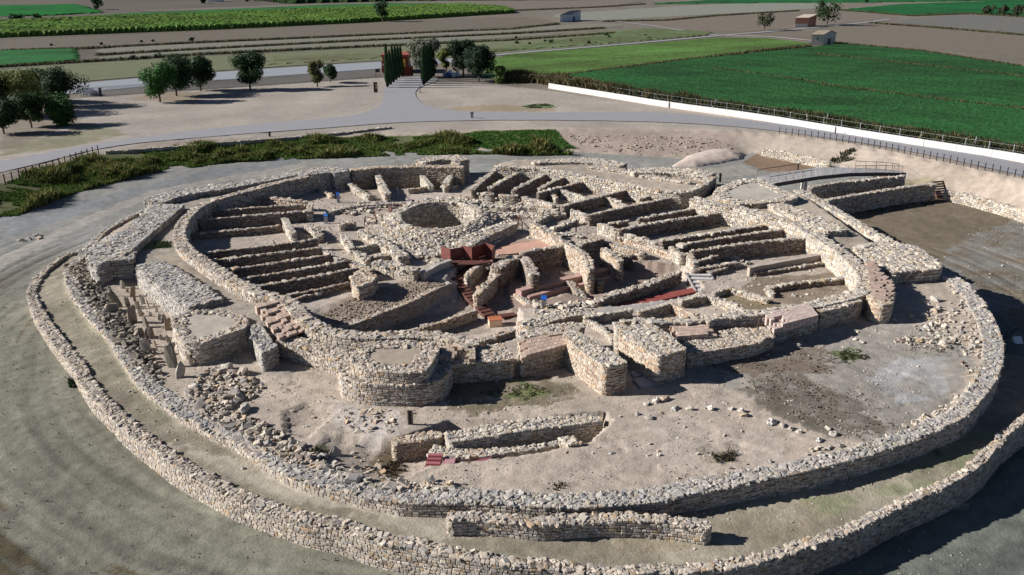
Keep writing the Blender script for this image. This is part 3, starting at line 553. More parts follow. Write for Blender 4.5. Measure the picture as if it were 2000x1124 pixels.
for l, p, z, w in [("square block at the foot of the slanting partition by the rear ramp", [(938,377),(962,380)], 1.6, .9),
                   ("square block at the foot of the second slanting partition", [(976,381),(1010,383)], 1.5, .9),
                   ("sunlit front wall of the rooms below the fourth slanting partition", [(1022,385),(1050,391),(1084,401)], 1.5, .8),
                   ("short leaning stub beside the front wall of the slanting rooms", [(1072,376),(1088,386)], 1.4, .5),
                   ("sunlit cross wall dividing the room with the smooth brown floor", [(1096,371),(1120,377),(1146,387)], 1.6, .6),
                   ("sunlit cross wall in the room under the back enclosure wall", [(1186,385),(1204,392),(1224,401)], 1.6, .6),
                   ("sunlit cross wall at the street end of the unbroken long partition", [(1116,410),(1132,414),(1148,421)], 1.6, .6),
                   ("sunlit end wall of the rooms beside the doorway stub", [(1170,436),(1188,443),(1207,449)], 1.7, .7),
                   ("low sunlit cross wall under the partition with larger stones", [(1222,456),(1250,465),(1284,475)], 1.4, .6),
                   ("thick stub of masonry at the left end of the second close partition", [(1312,482),(1322,490),(1334,498)], 1.6, .8),
                   ("thick stub of masonry at the left end of the tallest partition", [(1342,494),(1350,504),(1360,514)], 1.5, .7),
                   ("cross wall stepping down from the long stone kerb to the lower right room", [(1380,576),(1410,585),(1440,598),(1462,609)], 1.2, .6),
                   ("low cross wall between the weedy room and the strip of dry grass", [(1424,563),(1450,569),(1480,578),(1502,584)], 1.0, .55),
                   ("curved low stones at the left end of the partition in the weedy room", [(1502,556),(1500,566),(1512,575)], .95, .5),
                   ("dark cornered wall at the top of the room with fallen slabs", [(1328,587),(1350,582),(1380,577)], 1.2, .5),
                   ("low wall along the top of the dry grass room", [(1392,572),(1410,566),(1432,561)], 1.0, .45),
                   ("stone wall at the top of the small grassy room beside the right gate wall", [(1246,608),(1270,603),(1308,593)], 1.3, .5),
                   ("thin bright wall above the paved gate passage", [(1140,619),(1170,615),(1236,603)], 1.2, .5),
                   ("low stone edging on the right side of the paved gate passage", [(1150,625),(1170,636),(1190,650),(1200,664)], 1.0, .5),
                   ("tall square pier at the inner end of the right gate wall", [(1208,628),(1212,642)], 2.9, .8),
                   ("short wall joining the pier to the right gate wall", [(1212,627),(1240,625)], 2.4, .6)]:
    wall(l, p, w*.8, z, CR, pal='pale', L=.26, h=.15, und=.07, messy=.1)
wall("cross wall with a smooth orange clay capping between the two small grassy rooms", [(1310,590),(1335,603),(1362,615)], .55, 1.3, CR, pal='warm', top='soil', soilcol=(.56, .38, .25))
# smooth clay bench
wall("smooth reddish clay bench wall in the lower right storerooms", [(1460,521),(1540,506),(1614,493)], .7, 1.45, name='clay_bench', cat='clay bench', face='none', top='soil', soilcol=(.40, .34, .29), und=.03)
# ---- centre
RI = 'walls of the inner ring of houses and the excavated rooms'
for l, p, z, w, pl in [
    ("sunlit wall curving down from the ring street to the tall excavated rooms", [(1040,436),(1072,452),(1100,470),(1120,484),(1138,494)], 1.8, .8, 'pale'),
    ("tall broken wall with a bright left face between two deep excavated rooms", [(1136,492),(1146,502),(1152,515),(1154,526)], 1.9, .7, 'pale'),
    ("sunlit broken wall on the right of the second deep room", [(1178,484),(1196,495),(1212,512)], 1.5, .7, 'pale'),
    ("dark back wall of the second deep excavated room", [(1128,478),(1150,472),(1178,466)], 1.7, .8, 'stone'),
    ("long back wall of the first deep excavated room", [(1016,494),(1050,487),(1108,480)], 1.5, .7, 'stone'),
    ("ragged left wall of the first deep excavated room", [(1020,498),(1032,512),(1044,538)], 1.2, .9, 'stone'),
    ("heap of masonry between the viewing box and the first deep room", [(968,522),(990,510),(1008,500)], 1.2, 1.2, 'stone'),
    ("curved stone wall under the steel stair, enclosing a small plastered basin", [(912,540),(925,525),(945,512)], .6, .6, 'pale'),
    ("right hand wall of the small plastered basin", [(962,512),(968,530),(962,545),(940,562),(932,575)], .4, .8, 'pale'),
    ("sunlit street wall on the right of the deep rooms", [(1176,469),(1210,481),(1260,493)], 1.3, .8, 'pale'),
    ("dark stub of wall right of the second deep room", [(1216,500),(1240,498),(1262,494)], .9, .6, 'stone'),
    ("long bright kerb wall of the ring street on the right", [(1212,462),(1260,476),(1300,490),(1334,505)], 1.1, .7, 'pale'),
    ("dark masonry wall above the sunken street with the red paving strip", [(1160,590),(1200,572),(1260,556),(1326,530)], .9, .9, 'stone'),
    ("ragged cross wall on the floor below the clay bench", [(1112,548),(1124,562),(1140,582)], -.1, .7, 'stone'),
    ("small pillar of stones against the clay bench", [(1166,544),(1174,550)], .6, .6, 'stone'),
    ("low stone wall at the foot of the deep rooms, left of the blue topped post", [(1008,574),(1024,586),(1044,600)], -.5, .6, 'grey'),
    ("ochre edged wall in front of the blue topped post", [(1062,610),(1090,604),(1120,594),(1150,584)], .3, .8, 'warm'),
    ("broad ragged walkway of stones between the corridor and the gate passage", [(1020,636),(1060,624),(1110,610),(1160,608)], 1.0, 1.8, 'pale'),
    ("masonry stump supporting the small stone stair on the sunken street", [(1352,528),(1390,520),(1440,512)], 1.1, .7, 'stone'),
    ("low wall stub right of the small stone stair", [(1384,532),(1410,526),(1420,523)], .9, .5, 'stone')]:
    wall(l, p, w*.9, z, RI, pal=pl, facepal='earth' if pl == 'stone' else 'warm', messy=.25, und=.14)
LI = 'small walls of the inner houses left of the stone well'
for l, p, z, w in [
    ("little square room wall nearest the ring street, left of the well", [(664,440),(676,434),(694,434)], 1.2, .6),
    ("sunlit side wall of the little rooms left of the well", [(668,456),(678,470),(688,486)], 1.3, .6),
    ("wall between the two little rooms left of the well", [(700,452),(716,456),(726,462)], 1.2, .6),
    ("dark back wall of the little grassy room left of the well", [(694,484),(730,478),(756,476)], 1.2, .5),
    ("sunlit left wall of the lowest little room", [(694,490),(706,498),(720,508)], 1.3, .6),
    ("low wall below the little grassy room", [(722,504),(745,500),(768,496)], 1.0, .5),
    ("thick sloping sunlit buttress against the stone well", [(732,464),(752,474),(778,492),(790,502)], 1.4, 1.1),
    ("broad sunlit wall end above the pebble slope", [(734,510),(764,518),(796,524),(816,526)], 1.5, 1.2),
    ("long low broken wall along the ring street behind the well", [(640,415),(690,402),(750,398),(800,396)], .9, .7),
    ("low kerb in front of the purple paved strip", [(700,396),(740,394),(800,390)], .8, .5),
    ("broken wall of big stones behind the well on the right", [(870,396),(900,392),(930,396)], 1.1, .9),
    ("sunlit broken wall right of the well below the slanting storerooms", [(940,400),(990,404),(1040,404),(1090,410)], 1.1, 1.),
    ("broad band of broken stones right of the well", [(980,420),(1020,418),(1060,424),(1100,416)], 1., 1.1),
    ("dark edged room wall between the well and the unbroken long partition", [(1046,434),(1066,420),(1086,414)], 1.2, .7),
    ("low curved wall with a dark right face by the ring street", [(1078,446),(1100,438),(1128,430)], 1.0, .6),
    ("low stones beside the slim dark post in the ring street", [(1090,458),(1110,456),(1140,462)], .8, .7)]:
    wall(l, p, w, z, LI, pal='pale', messy=.28, und=.16)
wall("smooth dark plastered wall of the corridor below the viewing box", [(822,532),(850,516),(880,505)], .7, 1.3, name='plaster_wall', cat='plaster wall', face='none', top='soil', soilcol=(.40, .37, .33))
wall("long revetment wall rising beside the excavated corridor at the foot of the pebble slope", [(664,638),(700,628),(740,612),(780,597),(812,584),(850,563),(880,552)], .45, .3, pal='stone', facepal='warm', messy=.2, L=.26, h=.1, und=.05)
wall("low inner step wall on the floor of the excavated corridor", [(790,648),(830,638),(880,622),(932,604)], .35, -.35, pal='warm', messy=.15)
wall("short dark wall at the mouth of the corridor, beside the orange box", [(905,668),(940,664),(985,650),(1004,642)], .6, .9, pal='stone')
wall("broken wall of the corridor edge below the broad front wall", [(880,664),(900,676),(925,684)], .8, 1.6, pal='grey')
# clay benches in the centre rooms
for l, p, z, w in [("upper reddish clay bench running under the two deep rooms", [(1012,566),(1060,552),(1120,538),(1212,518)], .1, .9), ("lower reddish clay bench running under the two deep rooms", [(1030,578),(1090,562),(1150,550),(1238,530)], -.25, .6)]:
    wall(l, p, w, z, name='clay_bench', cat='clay bench', face='none', top='soil', soilcol=(.38, .25, .22), und=.03)
# stone well: ring built of two masses
def ring_mass(label, r0, r1, z0, z1, a0, a1, pal='pale'):
    t = np.linspace(a0, a1, 60); q_ = 1+.09*(fbm(t*1.6+9, t*0, 6, 2)-.5); r1 = r1*(1+.22*(fbm(t*1.3, t*0, 3, 2)-.5)); r0 = r0*q_
    ou = np.stack([PC[0]+PR[0]*r1*np.cos(t), PC[1]+PR[1]*r1*np.sin(t), t*0+z1], 1); inn = np.stack([PC[0]+PR[0]*r0*np.cos(t), PC[1]+PR[1]*r0*np.sin(t), t*0+z0], 1)
    return mass('stone_well', label, 'stone well', np.vstack([ou, inn[::-1]]), pal=pal, messy=.3, L=.34, h=.18, allsides=True)
ring_mass("rubble ring round the deep stone well at the centre of the ruin", .98, 1.8, 1.8, .75, -math.pi*1.08, math.pi*.12)
ring_mass("back part of the rim of the deep stone well", .98, 1.25, 1.6, 1.5, math.pi*.14, math.pi*.9)
wall("long rubble arm running right from the well beside the pink floor", [(900,478),(940,458),(975,444),(1000,434)], [2.2, 2., 1.6], 1.5, pal='pale', messy=.3)
# front dig walls
FD = 'walls of the excavated gateway in the front terrace'
wall("thick double faced rubble wall of the sunken gateway in the front terrace", [(872,854),(920,846),(980,836),(1040,828),(1100,822),(1176,816)], [1.3, 1.5, 1.4, 1.2, .8], .95, FD, pal='pale', messy=.25)
wall("dark stained wall of thin stones left of the thick sunken wall", [(766,862),(800,856),(840,850),(862,846)], .8, .8, FD, pal='warm', facepal='warm', L=.22, h=.09)
wall("low wall of large flat slabs beside the red steps", [(842,878),(880,884),(930,886),(990,880),(1050,872),(1110,860)], [1., .8, .5, .4], .55, FD, pal='pale', messy=.25, L=.5, h=.2)
wall("single row of small white stones edging the front dig", [(812,932),(860,922),(920,910),(1000,900),(1080,891),(1180,885)], .28, .62, FD, pal='pale', messy=.2)
wall("rough stone pile closing the right end of the sunken gateway", [(1100,862),(1112,850),(1122,868)], .9, .95, FD, pal='pale', messy=.3)
# right moat walls
MW = 'stepped retaining walls crossing the right moat'
wall("upper stepped retaining wall crossing the moat under the footbridge", [(1580,366),(1620,358),(1680,352),(1740,346),(1768,343)], .6, .2, MW, pal='stone', bot=-2.6)
wall("lower stepped retaining wall crossing the moat behind the muddy pan", [(1612,392),(1660,382),(1720,373),(1780,363),(1828,360)], .7, -.5, MW, pal='stone')
wall("stone retaining wall along the foot of the sandy bank at the far right", [(1846,372),(1880,378),(1930,390),(2000,410),(2080,440)], .6, -1.4, MW, pal='pale')
wall("low stone retaining wall behind the brown pan near the footbridge", [(1490,290),(1530,296),(1580,306),(1622,316)], .6, -1.1, MW, pal='pale')
wall("low stone kerb between the path and the reed ditch", [(205,296),(300,290),(450,277),(600,266),(700,256),(766,248)], .35, .3, name='stone_kerb', cat='stone kerb', pal='pale', messy=.2)
# ------------------------------------------------------------------ small builders
def bx(A, c, s, col, yaw=0., frame=None):
    """box, centre c, size s"""
    V = BV*np.array(s); cs, sn = math.cos(yaw), math.sin(yaw); V = np.stack([V[:, 0]*cs-V[:, 1]*sn, V[:, 0]*sn+V[:, 1]*cs, V[:, 2]], 1)+np.array(c)
    A.add(V, BF, col)
def beam(A, a, b, w, h, col, up=(0, 0, 1)):
    a = np.array(a, float); b = np.array(b, float); d = b-a; L = np.linalg.norm(d); d /= L+1e-9
    u = np.array(up, float); s = np.cross(d, u); s /= np.linalg.norm(s)+1e-9; u = np.cross(s, d)
    V = np.array([(a if x < 0 else b)+s*y*w+u*z*h for x in (-.5, .5) for y in (-.5, .5) for z in (-.5, .5)])
    A.add(V, BF, col)
def tube(A, a, b, r0, r1, col, n=7):
    a = np.array(a, float); b = np.array(b, float); d = (b-a)/(np.linalg.norm(b-a)+1e-9)
    s = np.cross(d, (0, 0, 1) if abs(d[2]) < .9 else (1, 0, 0)); s /= np.linalg.norm(s); u = np.cross(d, s); t = np.linspace(0, 2*np.pi, n, endpoint=False)
    ring = np.cos(t)[:, None]*s+np.sin(t)[:, None]*u
    V = np.vstack([a+ring*r0, b+ring*r1]); A.add(V, [(i, (i+1) % n, n+(i+1) % n, n+i) for i in range(n)]+[tuple(range(n))[::-1], tuple(range(n, 2*n))], col)
def prism(A, P, z0, z1, col):
    """vertical prism from plan polygon P, z1 scalar or list"""
    P = ccw(np.c_[np.asarray(P, float)[:, :2], np.asarray(P, float)[:, :1]*0]); n = len(P)
    lo = P.copy(); lo[:, 2] = z0; hi = P.copy(); hi[:, 2] = z1
    A.add(np.vstack([lo, hi]), [(i, (i+1) % n, n+(i+1) % n, n+i) for i in range(n)]+[tuple(range(n, 2*n)), tuple(range(n))[::-1]], col)
def stone_mesh(name, w, d, h, pal, seed, kind='rock'):
    r = np.random.default_rng(seed); import bmesh
    bm = bmesh.new(); bmesh.ops.create_icosphere(bm, subdivisions=2, radius=1)
    for v in bm.verts:
        c = np.array(v.co); 
        if kind == 'slab': c = np.sign(c)*np.abs(c)**.5
        else: c = np.sign(c)*np.abs(c)**.78
        n = 1+(.24 if kind == 'slab' else .55)*(fbm(np.array([c[0]*1.6+seed*3.1+c[2]*1.3]), np.array([c[1]*1.6+c[2]*1.1+seed]), seed, 2)[0]-.5)*2
        tp = 1-(.2 if kind == 'slab' else .12)*max(c[2], 0)*r.uniform(.6, 1.2)
        v.co = (c[0]*n*w/2*tp, c[1]*n*d/2*tp, (c[2]+.9)*n*h/2)
    me = bpy.data.meshes.new(name); bm.to_mesh(me); bm.free(); me.materials.append(M_ST)
    a = me.color_attributes.new("tint", 'FLOAT_COLOR', 'POINT'); cc = np.ones((len(me.vertices), 4), np.float32)
    cc[:, :3] = np.array(pal)*r.uniform(.9, 1.1); a.data.foreach_set("color", cc.ravel())
    return me
def put(me, name, loc, rot, label, cat, group=None):
    o = bpy.data.objects.new(name, me); COL.objects.link(o); o.location = loc; o.rotation_euler = rot; return tag(o, label, cat, group)
def mpp(loc): return (loc[1]*CP+(H-loc[2])*SP)/F       # metres per photo pixel at a point
# ------------------------------------------------------------------ mud brick patches
def bricks(label, quad, z0, z1, nu, nv, hfun, col=(.43, .33, .265), steps=3, name='mud_brick_platform'):
    Q = P3(quad, (z0+z1)/2); A = Acc(); r = np.random.default_rng(len(label))
    for i in range(nu):
        for j in range(nv):
            a0, a1 = i/nu, (i+1)/nu
            if j % 2: a0 = min(1, a0+.5/nu); a1 = min(1, a1+.5/nu)
            if a1-a0 < .2/nu: continue
            b0, b1 = j/nv, (j+1)/nv; g = .03
            pt = lambda a, b: (Q[0]*(1-a)+Q[1]*a)*(1-b)+(Q[3]*(1-a)+Q[2]*a)*b
            k = hfun((i+.5)/nu, (j+.5)/nv, r)
            if k < 0: continue
            top = z0+(z1-z0)*k+r.uniform(-.01, .01)
            cn = [pt(a0+g/nu, b0+g/nv), pt(a1-g/nu, b0+g/nv), pt(a1-g/nu, b1-g/nv), pt(a0+g/nu, b1-g/nv)]
            nl_ = max(1, int(round((top-z0)/.14))); cm = sum(cn)/4
            for q in range(nl_):
                lz = z0-.04+(top-z0+.04)*q/nl_; hz = z0-.04+(top-z0+.04)*(q+1)/nl_; k2 = 1-(.03 if q < nl_-1 else 0)-r.uniform(0, .03)
                prism(A, [cm+(p_-cm)*k2 for p_ in cn], lz, hz-.012, np.array(col)*r.uniform(.84, 1.14))
    o = A.build(name, M_ST); tag(o, label, 'mud bricks', 'patches of reconstructed mud brick on the front walls'); return o
stp = lambda a, b, r: [0, .34, .67, 1.][r.integers(0, 4)] if False else 0
bricks("stepped mud brick patch slanting over the inner wall above the front foot wall", [(497,604),(563,586),(598,640),(545,660)], 2.1, 2.62, 6, 9, lambda a, b, r: (.25+.75*(1-b)+r.choice([-.18, 0, .18])))
bricks("small mud brick steps between the two tiered tower and the front wall", [(858,674),(908,673),(908,706),(858,704)], 2.1, 2.75, 5, 5, lambda a, b, r: (.9 if a < .7 else .3) if b > .35 else r.choice([.3, .6, .0]), (.38, .30, .235))
bricks("small low stack of mud bricks right of the small mud brick steps", [(912,684),(928,683),(929,707),(911,708)], 2.1, 2.55, 2, 4, lambda a, b, r: 1., (.42, .345, .265))
bricks("long mud brick platform beside the left gate wall", [(1012,663),(1098,652),(1106,676),(1018,700)], 2.2, 2.6, 9, 5, lambda a, b, r: .8+.2*(a > .72 and b < .35 and r.random() < .6) if a > .08 else .5)
bricks("flat mud brick platform between the right gate wall and the low front wall", [(1304,638),(1385,632),(1402,656),(1322,662)], 2.0, 2.4, 9, 5, lambda a, b, r: 1. if a < .9-.1*r.random() else .5, (.45, .345, .28))
bricks("large pinkish mud brick bastion facing the weedy terrace", [(1486,618),(1580,598),(1598,622),(1512,644)], 2.1, 2.75, 11, 7, lambda a, b, r: .92 if a > .3 else r.choice([.2, .55, .9]), (.48, .385, .34))
A = Acc(); r_ = np.random.default_rng(3)
o = mass('mud_brick_bastion', "curved mud brick bastion with a rounded end jutting from the right enclosure wall", 'mud bricks', P3([(1688,509),(1704,512),(1718,530),(1742,548),(1748,575),(1742,594),(1722,597),(1704,590),(1692,575),(1700,545)], 2.6), group='patches of reconstructed mud brick on the front walls', pal='warm', facepal='warm', messy=.05, L=.4, h=.12)
blk = Acc(); ou = P3([(1692,512),(1708,514),(1716,530),(1740,550),(1745,572),(1736,588),(1716,588),(1702,578),(1702,550)], 2.62)
xx, yy = np.meshgrid(np.arange(ou[:, 0].min(), ou[:, 0].max(), .42), np.arange(ou[:, 1].min(), ou[:, 1].max(), .24)); xx = (xx+(np.arange(len(xx)) % 2)[:, None]*.2).ravel(); yy = yy.ravel()
m = inpoly(xx, yy, ou); xx, yy = xx[m], yy[m]
blocks(blk, np.stack([xx, yy, 2.64+np.round(rng.uniform(0, 2, len(xx)))*.07], 1), np.tile([.42, .25, .14], (len(xx), 1)), np.full(len(xx), -.5),   .0, (.46, .365, .315), .01, box=True)
c_ = blk.build('brick_course', M_ST, parent=o)
# ------------------------------------------------------------------ upright stones (chevaux de frise)
US = [(365,425,75),(460,490,110),(565,600,190),(600,420,80),(690,500,110),(650,590,110),(490,560,60),(440,530,50),(800,570,100),(740,620,90),(850,600,80),(700,750,180),(780,690,80),(900,590,40),(930,650,60),(960,730,70),(840,800,120),(1000,740,80),(1045,820,120),(790,880,100),(850,900,110),(890,910,130),(980,920,60),(1060,950,90),(840,1050,150),(920,990,80),(910,1060,50),(1040,1060,140),(1130,1000,110),(1200,1030,100),(1450,1050,80),(1505,1060,90),(1810,1000,130),(1868,1015,90),(575,310,30),(530,345,28),(595,690,30),(1090,1190,240),(1155,1290,150),(1280,1165,110),(1030,1122,45),(640,455,50),(720,545,60),(870,690,55)]
cols_ = [(.24,.20,.155),(.30,.275,.235),(.20,.18,.14),(.34,.31,.26),(.27,.22,.16)]
adj = ['thin leaning', 'broad blunt', 'tall narrow', 'short stubby', 'pointed']
sm = [stone_mesh('upright_stone', 1, .42, 2.2, cols_[i % 5], 40+i, 'slab') for i in range(7)]
spec = {2: "tall narrow upright stone at the back of the stone field, under the thick band", 3: "orange tinted upright stone below the square corner bastion", 11: "broad tall upright slab in the middle of the upright stone field",
        28: "white upright slab leaning on the rounded bastion, left one of two", 29: "white upright slab leaning on the rounded bastion, right one of two", 31: "pale bluish triangular slab standing in front of the rounded bastion", 32: "tall white slab leaning in the niche left of the ragged buttress",
        37: "tallest upright stone at the front edge of the upright stone field", 38: "pale blunt upright stone standing nearest the viewer in the stone field", 39: "single pointed upright stone casting a long shadow right of the tallest one"}
for i, (x, y, h) in enumerate(US):
    p = hit(120+x/5, 480+y/5); hm = h/5*mpp(p)*1.02; w = float(np.clip(hm*rng.uniform(.36, .6), .26, .75))
    o = put(sm[i % 7], 'upright_stone', (p.x, p.y, p.z-.1), (rng.normal(0, .12), rng.normal(0, .16), rng.normal(.15, .45)), spec.get(i, "weathered upright stone slab in the crowd of upright stones below the left rampart"), 'upright stone', 'upright stones set in the ground below the left rampart')
    o.scale = (w, w*rng.uniform(.8, 1.2), hm/2.)
# ------------------------------------------------------------------ boulders
bm_ = [stone_mesh('boulder', 1, .8, .7, c, 90+i) for i, c in enumerate([(.45,.41,.35),(.38,.35,.30),(.52,.47,.40),(.42,.34,.25),(.50,.47,.43)])]
BL_ = [ # u, v, width px, label
 (380,760,26,"dark boulder at the left end of the big rubble heap, left of its twin"),(404,760,28,"upright dark boulder at the left end of the big rubble heap"),(440,778,14,"small boulder sitting on the middle of the big rubble heap"),(480,776,18,"rounded boulder on the right shoulder of the big rubble heap"),(456,792,26,"yellowish flat boulder at the front of the big rubble heap"),(477,804,34,"long flat pale stone lying in front of the big rubble heap"),(520,801,9,"small stone on bare ground right of the long flat stone"),
 (570,804,13,"angular dark stone alone on the bare slope left of the front tower"),(612,816,14,"square stone on the lip of the small hollow"),(598,834,13,"dark stone in the small hollow below the square stone"),(443,722,26,"flat pale slab at the top of the big rubble heap"),
 (1262,790,18,"pale boulder at the left of the loose group before the gate"),(1282,785,20,"round pale boulder at the top of the loose group before the gate"),(1300,782,24,"largest grey boulder of the loose group before the gate"),(1318,800,22,"hollowed pale boulder right of the loose group before the gate"),(1346,800,17,"pale boulder at the right end of the loose group before the gate"),(1268,818,21,"yellowish boulder with a round shadow below the loose group"),(1244,811,13,"dark topped boulder left of the yellowish one"),(1290,806,10,"small stone between the loose group and the yellowish boulder"),
 (1387,800,20,"thin flat ochre stone on the bare terrace"),(1416,788,12,"white topped stone at the left end of the slabby heap"),(1428,800,16,"bluish stone in the slabby heap on the terrace"),(1448,805,18,"mossy grey slab in the slabby heap on the terrace"),(1452,812,20,"dark slab at the right end of the slabby heap"),
 (1506,827,28,"big tilted slab at the left of the low stone row"),(1528,832,20,"second tilted slab in the low stone row"),(1546,839,16,"flat stone in the low stone row"),(1561,845,15,"pointed upright boulder at the right end of the low stone row"),(1576,841,11,"thin upright stone beside the pointed boulder"),(1600,862,18,"dark round boulder just inside the second ring wall"),(1616,838,15,"grey boulder behind the dark round one"),(1626,850,20,"pale boulder against the second ring wall rubble"),
 (1270,868,9,"lone small stone below the cracked ground"),(1411,752,9,"lone small stone in front of the right gate wall shadow"),(1326,856,10,"small stone at the end of the ground crack"),(1415,852,11,"rough small stone in the middle of the bare terrace"),(1265,890,14,"dark stone at the tip of the triangular pit"),(1286,890,12,"flat stone by the triangular pit"),
 (1105,884,10,"white stone at the right end of the row of small stones"),(1194,886,14,"dark stone ending the row of small white stones"),(1025,757,7,"small white stone below the front wall left of the gate"),(970,745,9,"tiny ochre stone in the weedy corner by the tower"),
 (1745,625,13,"flat greenish stone alone on the shaded terrace"),(1780,622,16,"blue grey boulder at the top of the right hand rubble"),(1670,664,14,"round blue stone in the middle of the weedy terrace"),(1684,669,12,"pale stone beside the round blue stone"),(1826,588,26,"long pale slab near the flat topped bastion"),(1812,600,14,"leaning slab beside the long pale one"),(1825,610,16,"upright pale stone casting a shadow on the right terrace"),
 (1810,640,20,"large flat slab in the right hand rubble"),(1835,655,20,"tilted dark slab in the right hand rubble"),(1842,672,18,"pale flat slab at the foot of the right hand rubble"),(1932,632,17,"bright flat white slab on top of the second ring wall"),(1618,592,8,"white fallen slab on the floor of the weedy room"),(1576,576,10,"pale fallen slab in the weedy room"),(1550,578,10,"flat fallen slab by the curved low stones"),(1630,530,9,"small pale stone by the inner right wall"),
 (884,590,14,"round yellow boulder at the foot of the steel stair"),(898,586,12,"yellow boulder right of the round one at the foot of the steel stair"),(908,588,11,"pale boulder nearest the steel stair foot"),(862,600,10,"grey boulder in the corridor"),(888,640,12,"flat white slab on the corridor floor"),
 (1422,494,8,"small white round stone on the tall partition"),(1461,503,8,"white stone beside the clay bench"),(480,462,5,"pale stone in the middle left storeroom"),(1100,604,22,"yellow lichened rock in front of the blue topped post"),(255,735,9,"stone on the lower terrace against the second ring wall"),(475,916,10,"white broken stone on the lower terrace"),(455,892,7,"small dark stone on the lower terrace"),
 (840,884,22,"white flat capstone above the red steps"),(862,880,24,"grey flat capstone right of the white one"),(884,878,24,"pale square capstone in the slab wall"),(902,884,20,"cream capstone in the slab wall"),(922,884,22,"pale bluish slab at the end of the capstones"),(890,866,24,"big cream boulder at the left end of the thick sunken wall"),(875,862,16,"dark boulder capping the corner of the sunken wall")]
for i, (u, v, wpx, l) in enumerate(BL_):
    p = hit(u, v); s = wpx*mpp(p)*.88; o = put(bm_[i % 5], 'boulder', (p.x, p.y, p.z-.06), (rng.normal(0, .15), rng.normal(0, .15), rng.uniform(0, 6.28)), l, 'stone'); o.scale = (s, s*rng.uniform(.7, 1), s*rng.uniform(.55, .95))
# ------------------------------------------------------------------ rubble and gravel (uncountable)
def scatter(polyw, dens_, rs=rng):
    P = np.asarray(polyw); x0, y0 = P[:, 0].min(), P[:, 1].min(); x1, y1 = P[:, 0].max(), P[:, 1].max(); n = int((x1-x0)*(y1-y0)*dens_)
    x = rs.uniform(x0, x1, n); y = rs.uniform(y0, y1, n); m = inpoly(x, y, P); return x[m], y[m]
def rubble(name, label, polys, dn, size, pal, flat=.5, lift=.0, box=False, world=False, clump=0, rough=.16):
    A = Acc()
    for P in polys:
        x, y = scatter(P if world else HP(P), dn)
        if clump: m = fbm(x*clump, y*clump, 7, 3) > rng.uniform(.35, .6, len(x)); x, y = x[m], y[m]
        s = size*rng.lognormal(0, .38, len(x)); S = np.stack([s, s*rng.uniform(.6, .95, len(x)), s*flat*rng.uniform(.7, 1.2, len(x))], 1)
        blocks(A, np.stack([x, y, zt(x, y)+lift*rng.random(len(x))+S[:, 2]*.2], 1), S, rng.uniform(0, 6.28, len(x)), .3, pal, rough, box=box)
    o = A.build(name, M_ST); return tag(o, label, name.replace('_', ' '), kind='stuff')
rubble('rubble', "loose grey rubble heaps and spilled stones inside the second ring wall", [[(400,726),(440,714),(512,750),(518,760),(460,796),(376,800),(360,770)], [(360,770),(430,790),(520,830),(600,880),(640,915),(600,920),(520,885),(440,838),(380,806)]], 13, .27, 'stone', .42, .14)
rubble('rubble', "dark rubble lying between the second ring wall and the upright stones", [[(130,522),(158,510),(180,540),(212,585),(244,622),(272,655),(292,688),(318,735),(300,750),(262,715),(228,672),(190,622),(156,578)]], 15, .27, 'dark', .45, .25)
rubble('rubble', "stones spilling inward from the right part of the second ring wall", [[(1280,965),(1400,940),(1600,895),(1720,858),(1830,800),(1890,730),(1900,650),(1850,560),(1870,545),(1940,640),(1955,720),(1890,790),(1750,862),(1600,905),(1400,950),(1300,975)], [(1640,880),(1500,905),(1400,930),(1420,918),(1560,880),(1660,860)], [(1780,625),(1850,590),(1900,610),(1930,700),(1900,740),(1850,700),(1800,680),(1760,672),(1700,672),(1790,655)]], 8, .22, 'stone', .42, .06, clump=.5)
rubble('rubble', "broken masonry strewn round the stone well and the ring street", [[(640,412),(760,400),(900,388),(1060,392),(1100,410),(1060,424),(980,412),(900,398),(780,406),(690,424)], [(735,470),(790,505),(860,520),(900,500),(840,495),(780,480)], [(1010,610),(1060,600),(1150,590),(1160,600),(1060,622)], [(1380,515),(1440,505),(1470,520),(1400,530)]], 6, .34, 'pale', .45, .15)
rubble('rubble', "stones fallen round the sunken gateway in the front dig", [[(600,880),(650,900),(700,935),(820,940),(900,950),(900,965),(760,960),(640,930),(600,910)], [(830,892),(900,890),(1000,880),(1110,868),(1100,876),(1000,892),(880,906)], [(780,860),(860,852),(850,880),(800,890)]], 9, .24, 'pale', .45, .15)
rubble('rubble', "white stones lying on the moat floor at the far left", [[(28,468),(75,460),(80,466),(34,476)]], 3, .4, 'pale')
rubble('pebble_slope', "steep slope of brown pebbly earth above the excavated corridor", [[(612,622),(700,578),(800,550),(850,548),(868,560),(760,610),(660,645)]], 42, .09, (.36, .295, .24), .6, .01)
rubble('gravel', "small stones and gravel scattered over the terraces and rooms", [[(300,850),(700,990),(1300,1020),(1700,960),(1900,830),(1950,640),(1850,560),(1600,640),(1000,640),(640,640),(500,560),(300,560),(130,540),(110,600)]], 8, .055, 'stone', .6, 0, True, clump=.5)
rubble('gravel', "gravel on the lower terrace and the foot of the walls", [[(110,560),(300,850),(700,1000),(1300,1090),(1700,1010),(1980,820),(1950,760),(1700,900),(1300,985),(700,970),(300,790),(150,600)], [(1500,1124),(1700,1060),(2000,860),(2000,1124)]], 2.5, .055, 'grey', .6, 0, True, clump=.4)
rubble('gravel', "gravel in the streets and rooms of the upper enclosure", [[(380,480),(500,380),(700,345),(960,345),(1300,380),(1600,470),(1680,560),(1500,600),(1200,620),(1100,560),(800,520),(600,560)]], 3.5, .1, 'stone', .6, 0, True, clump=.5)
rubble('gravel', "pale gravel strewn over the right side of the moat floor", [[(1780,560),(1850,490),(1900,450),(2000,425),(2050,500),(2010,610),(1900,560)]], 3.0, .07, 'grey', .5, 0, True, clump=.2)
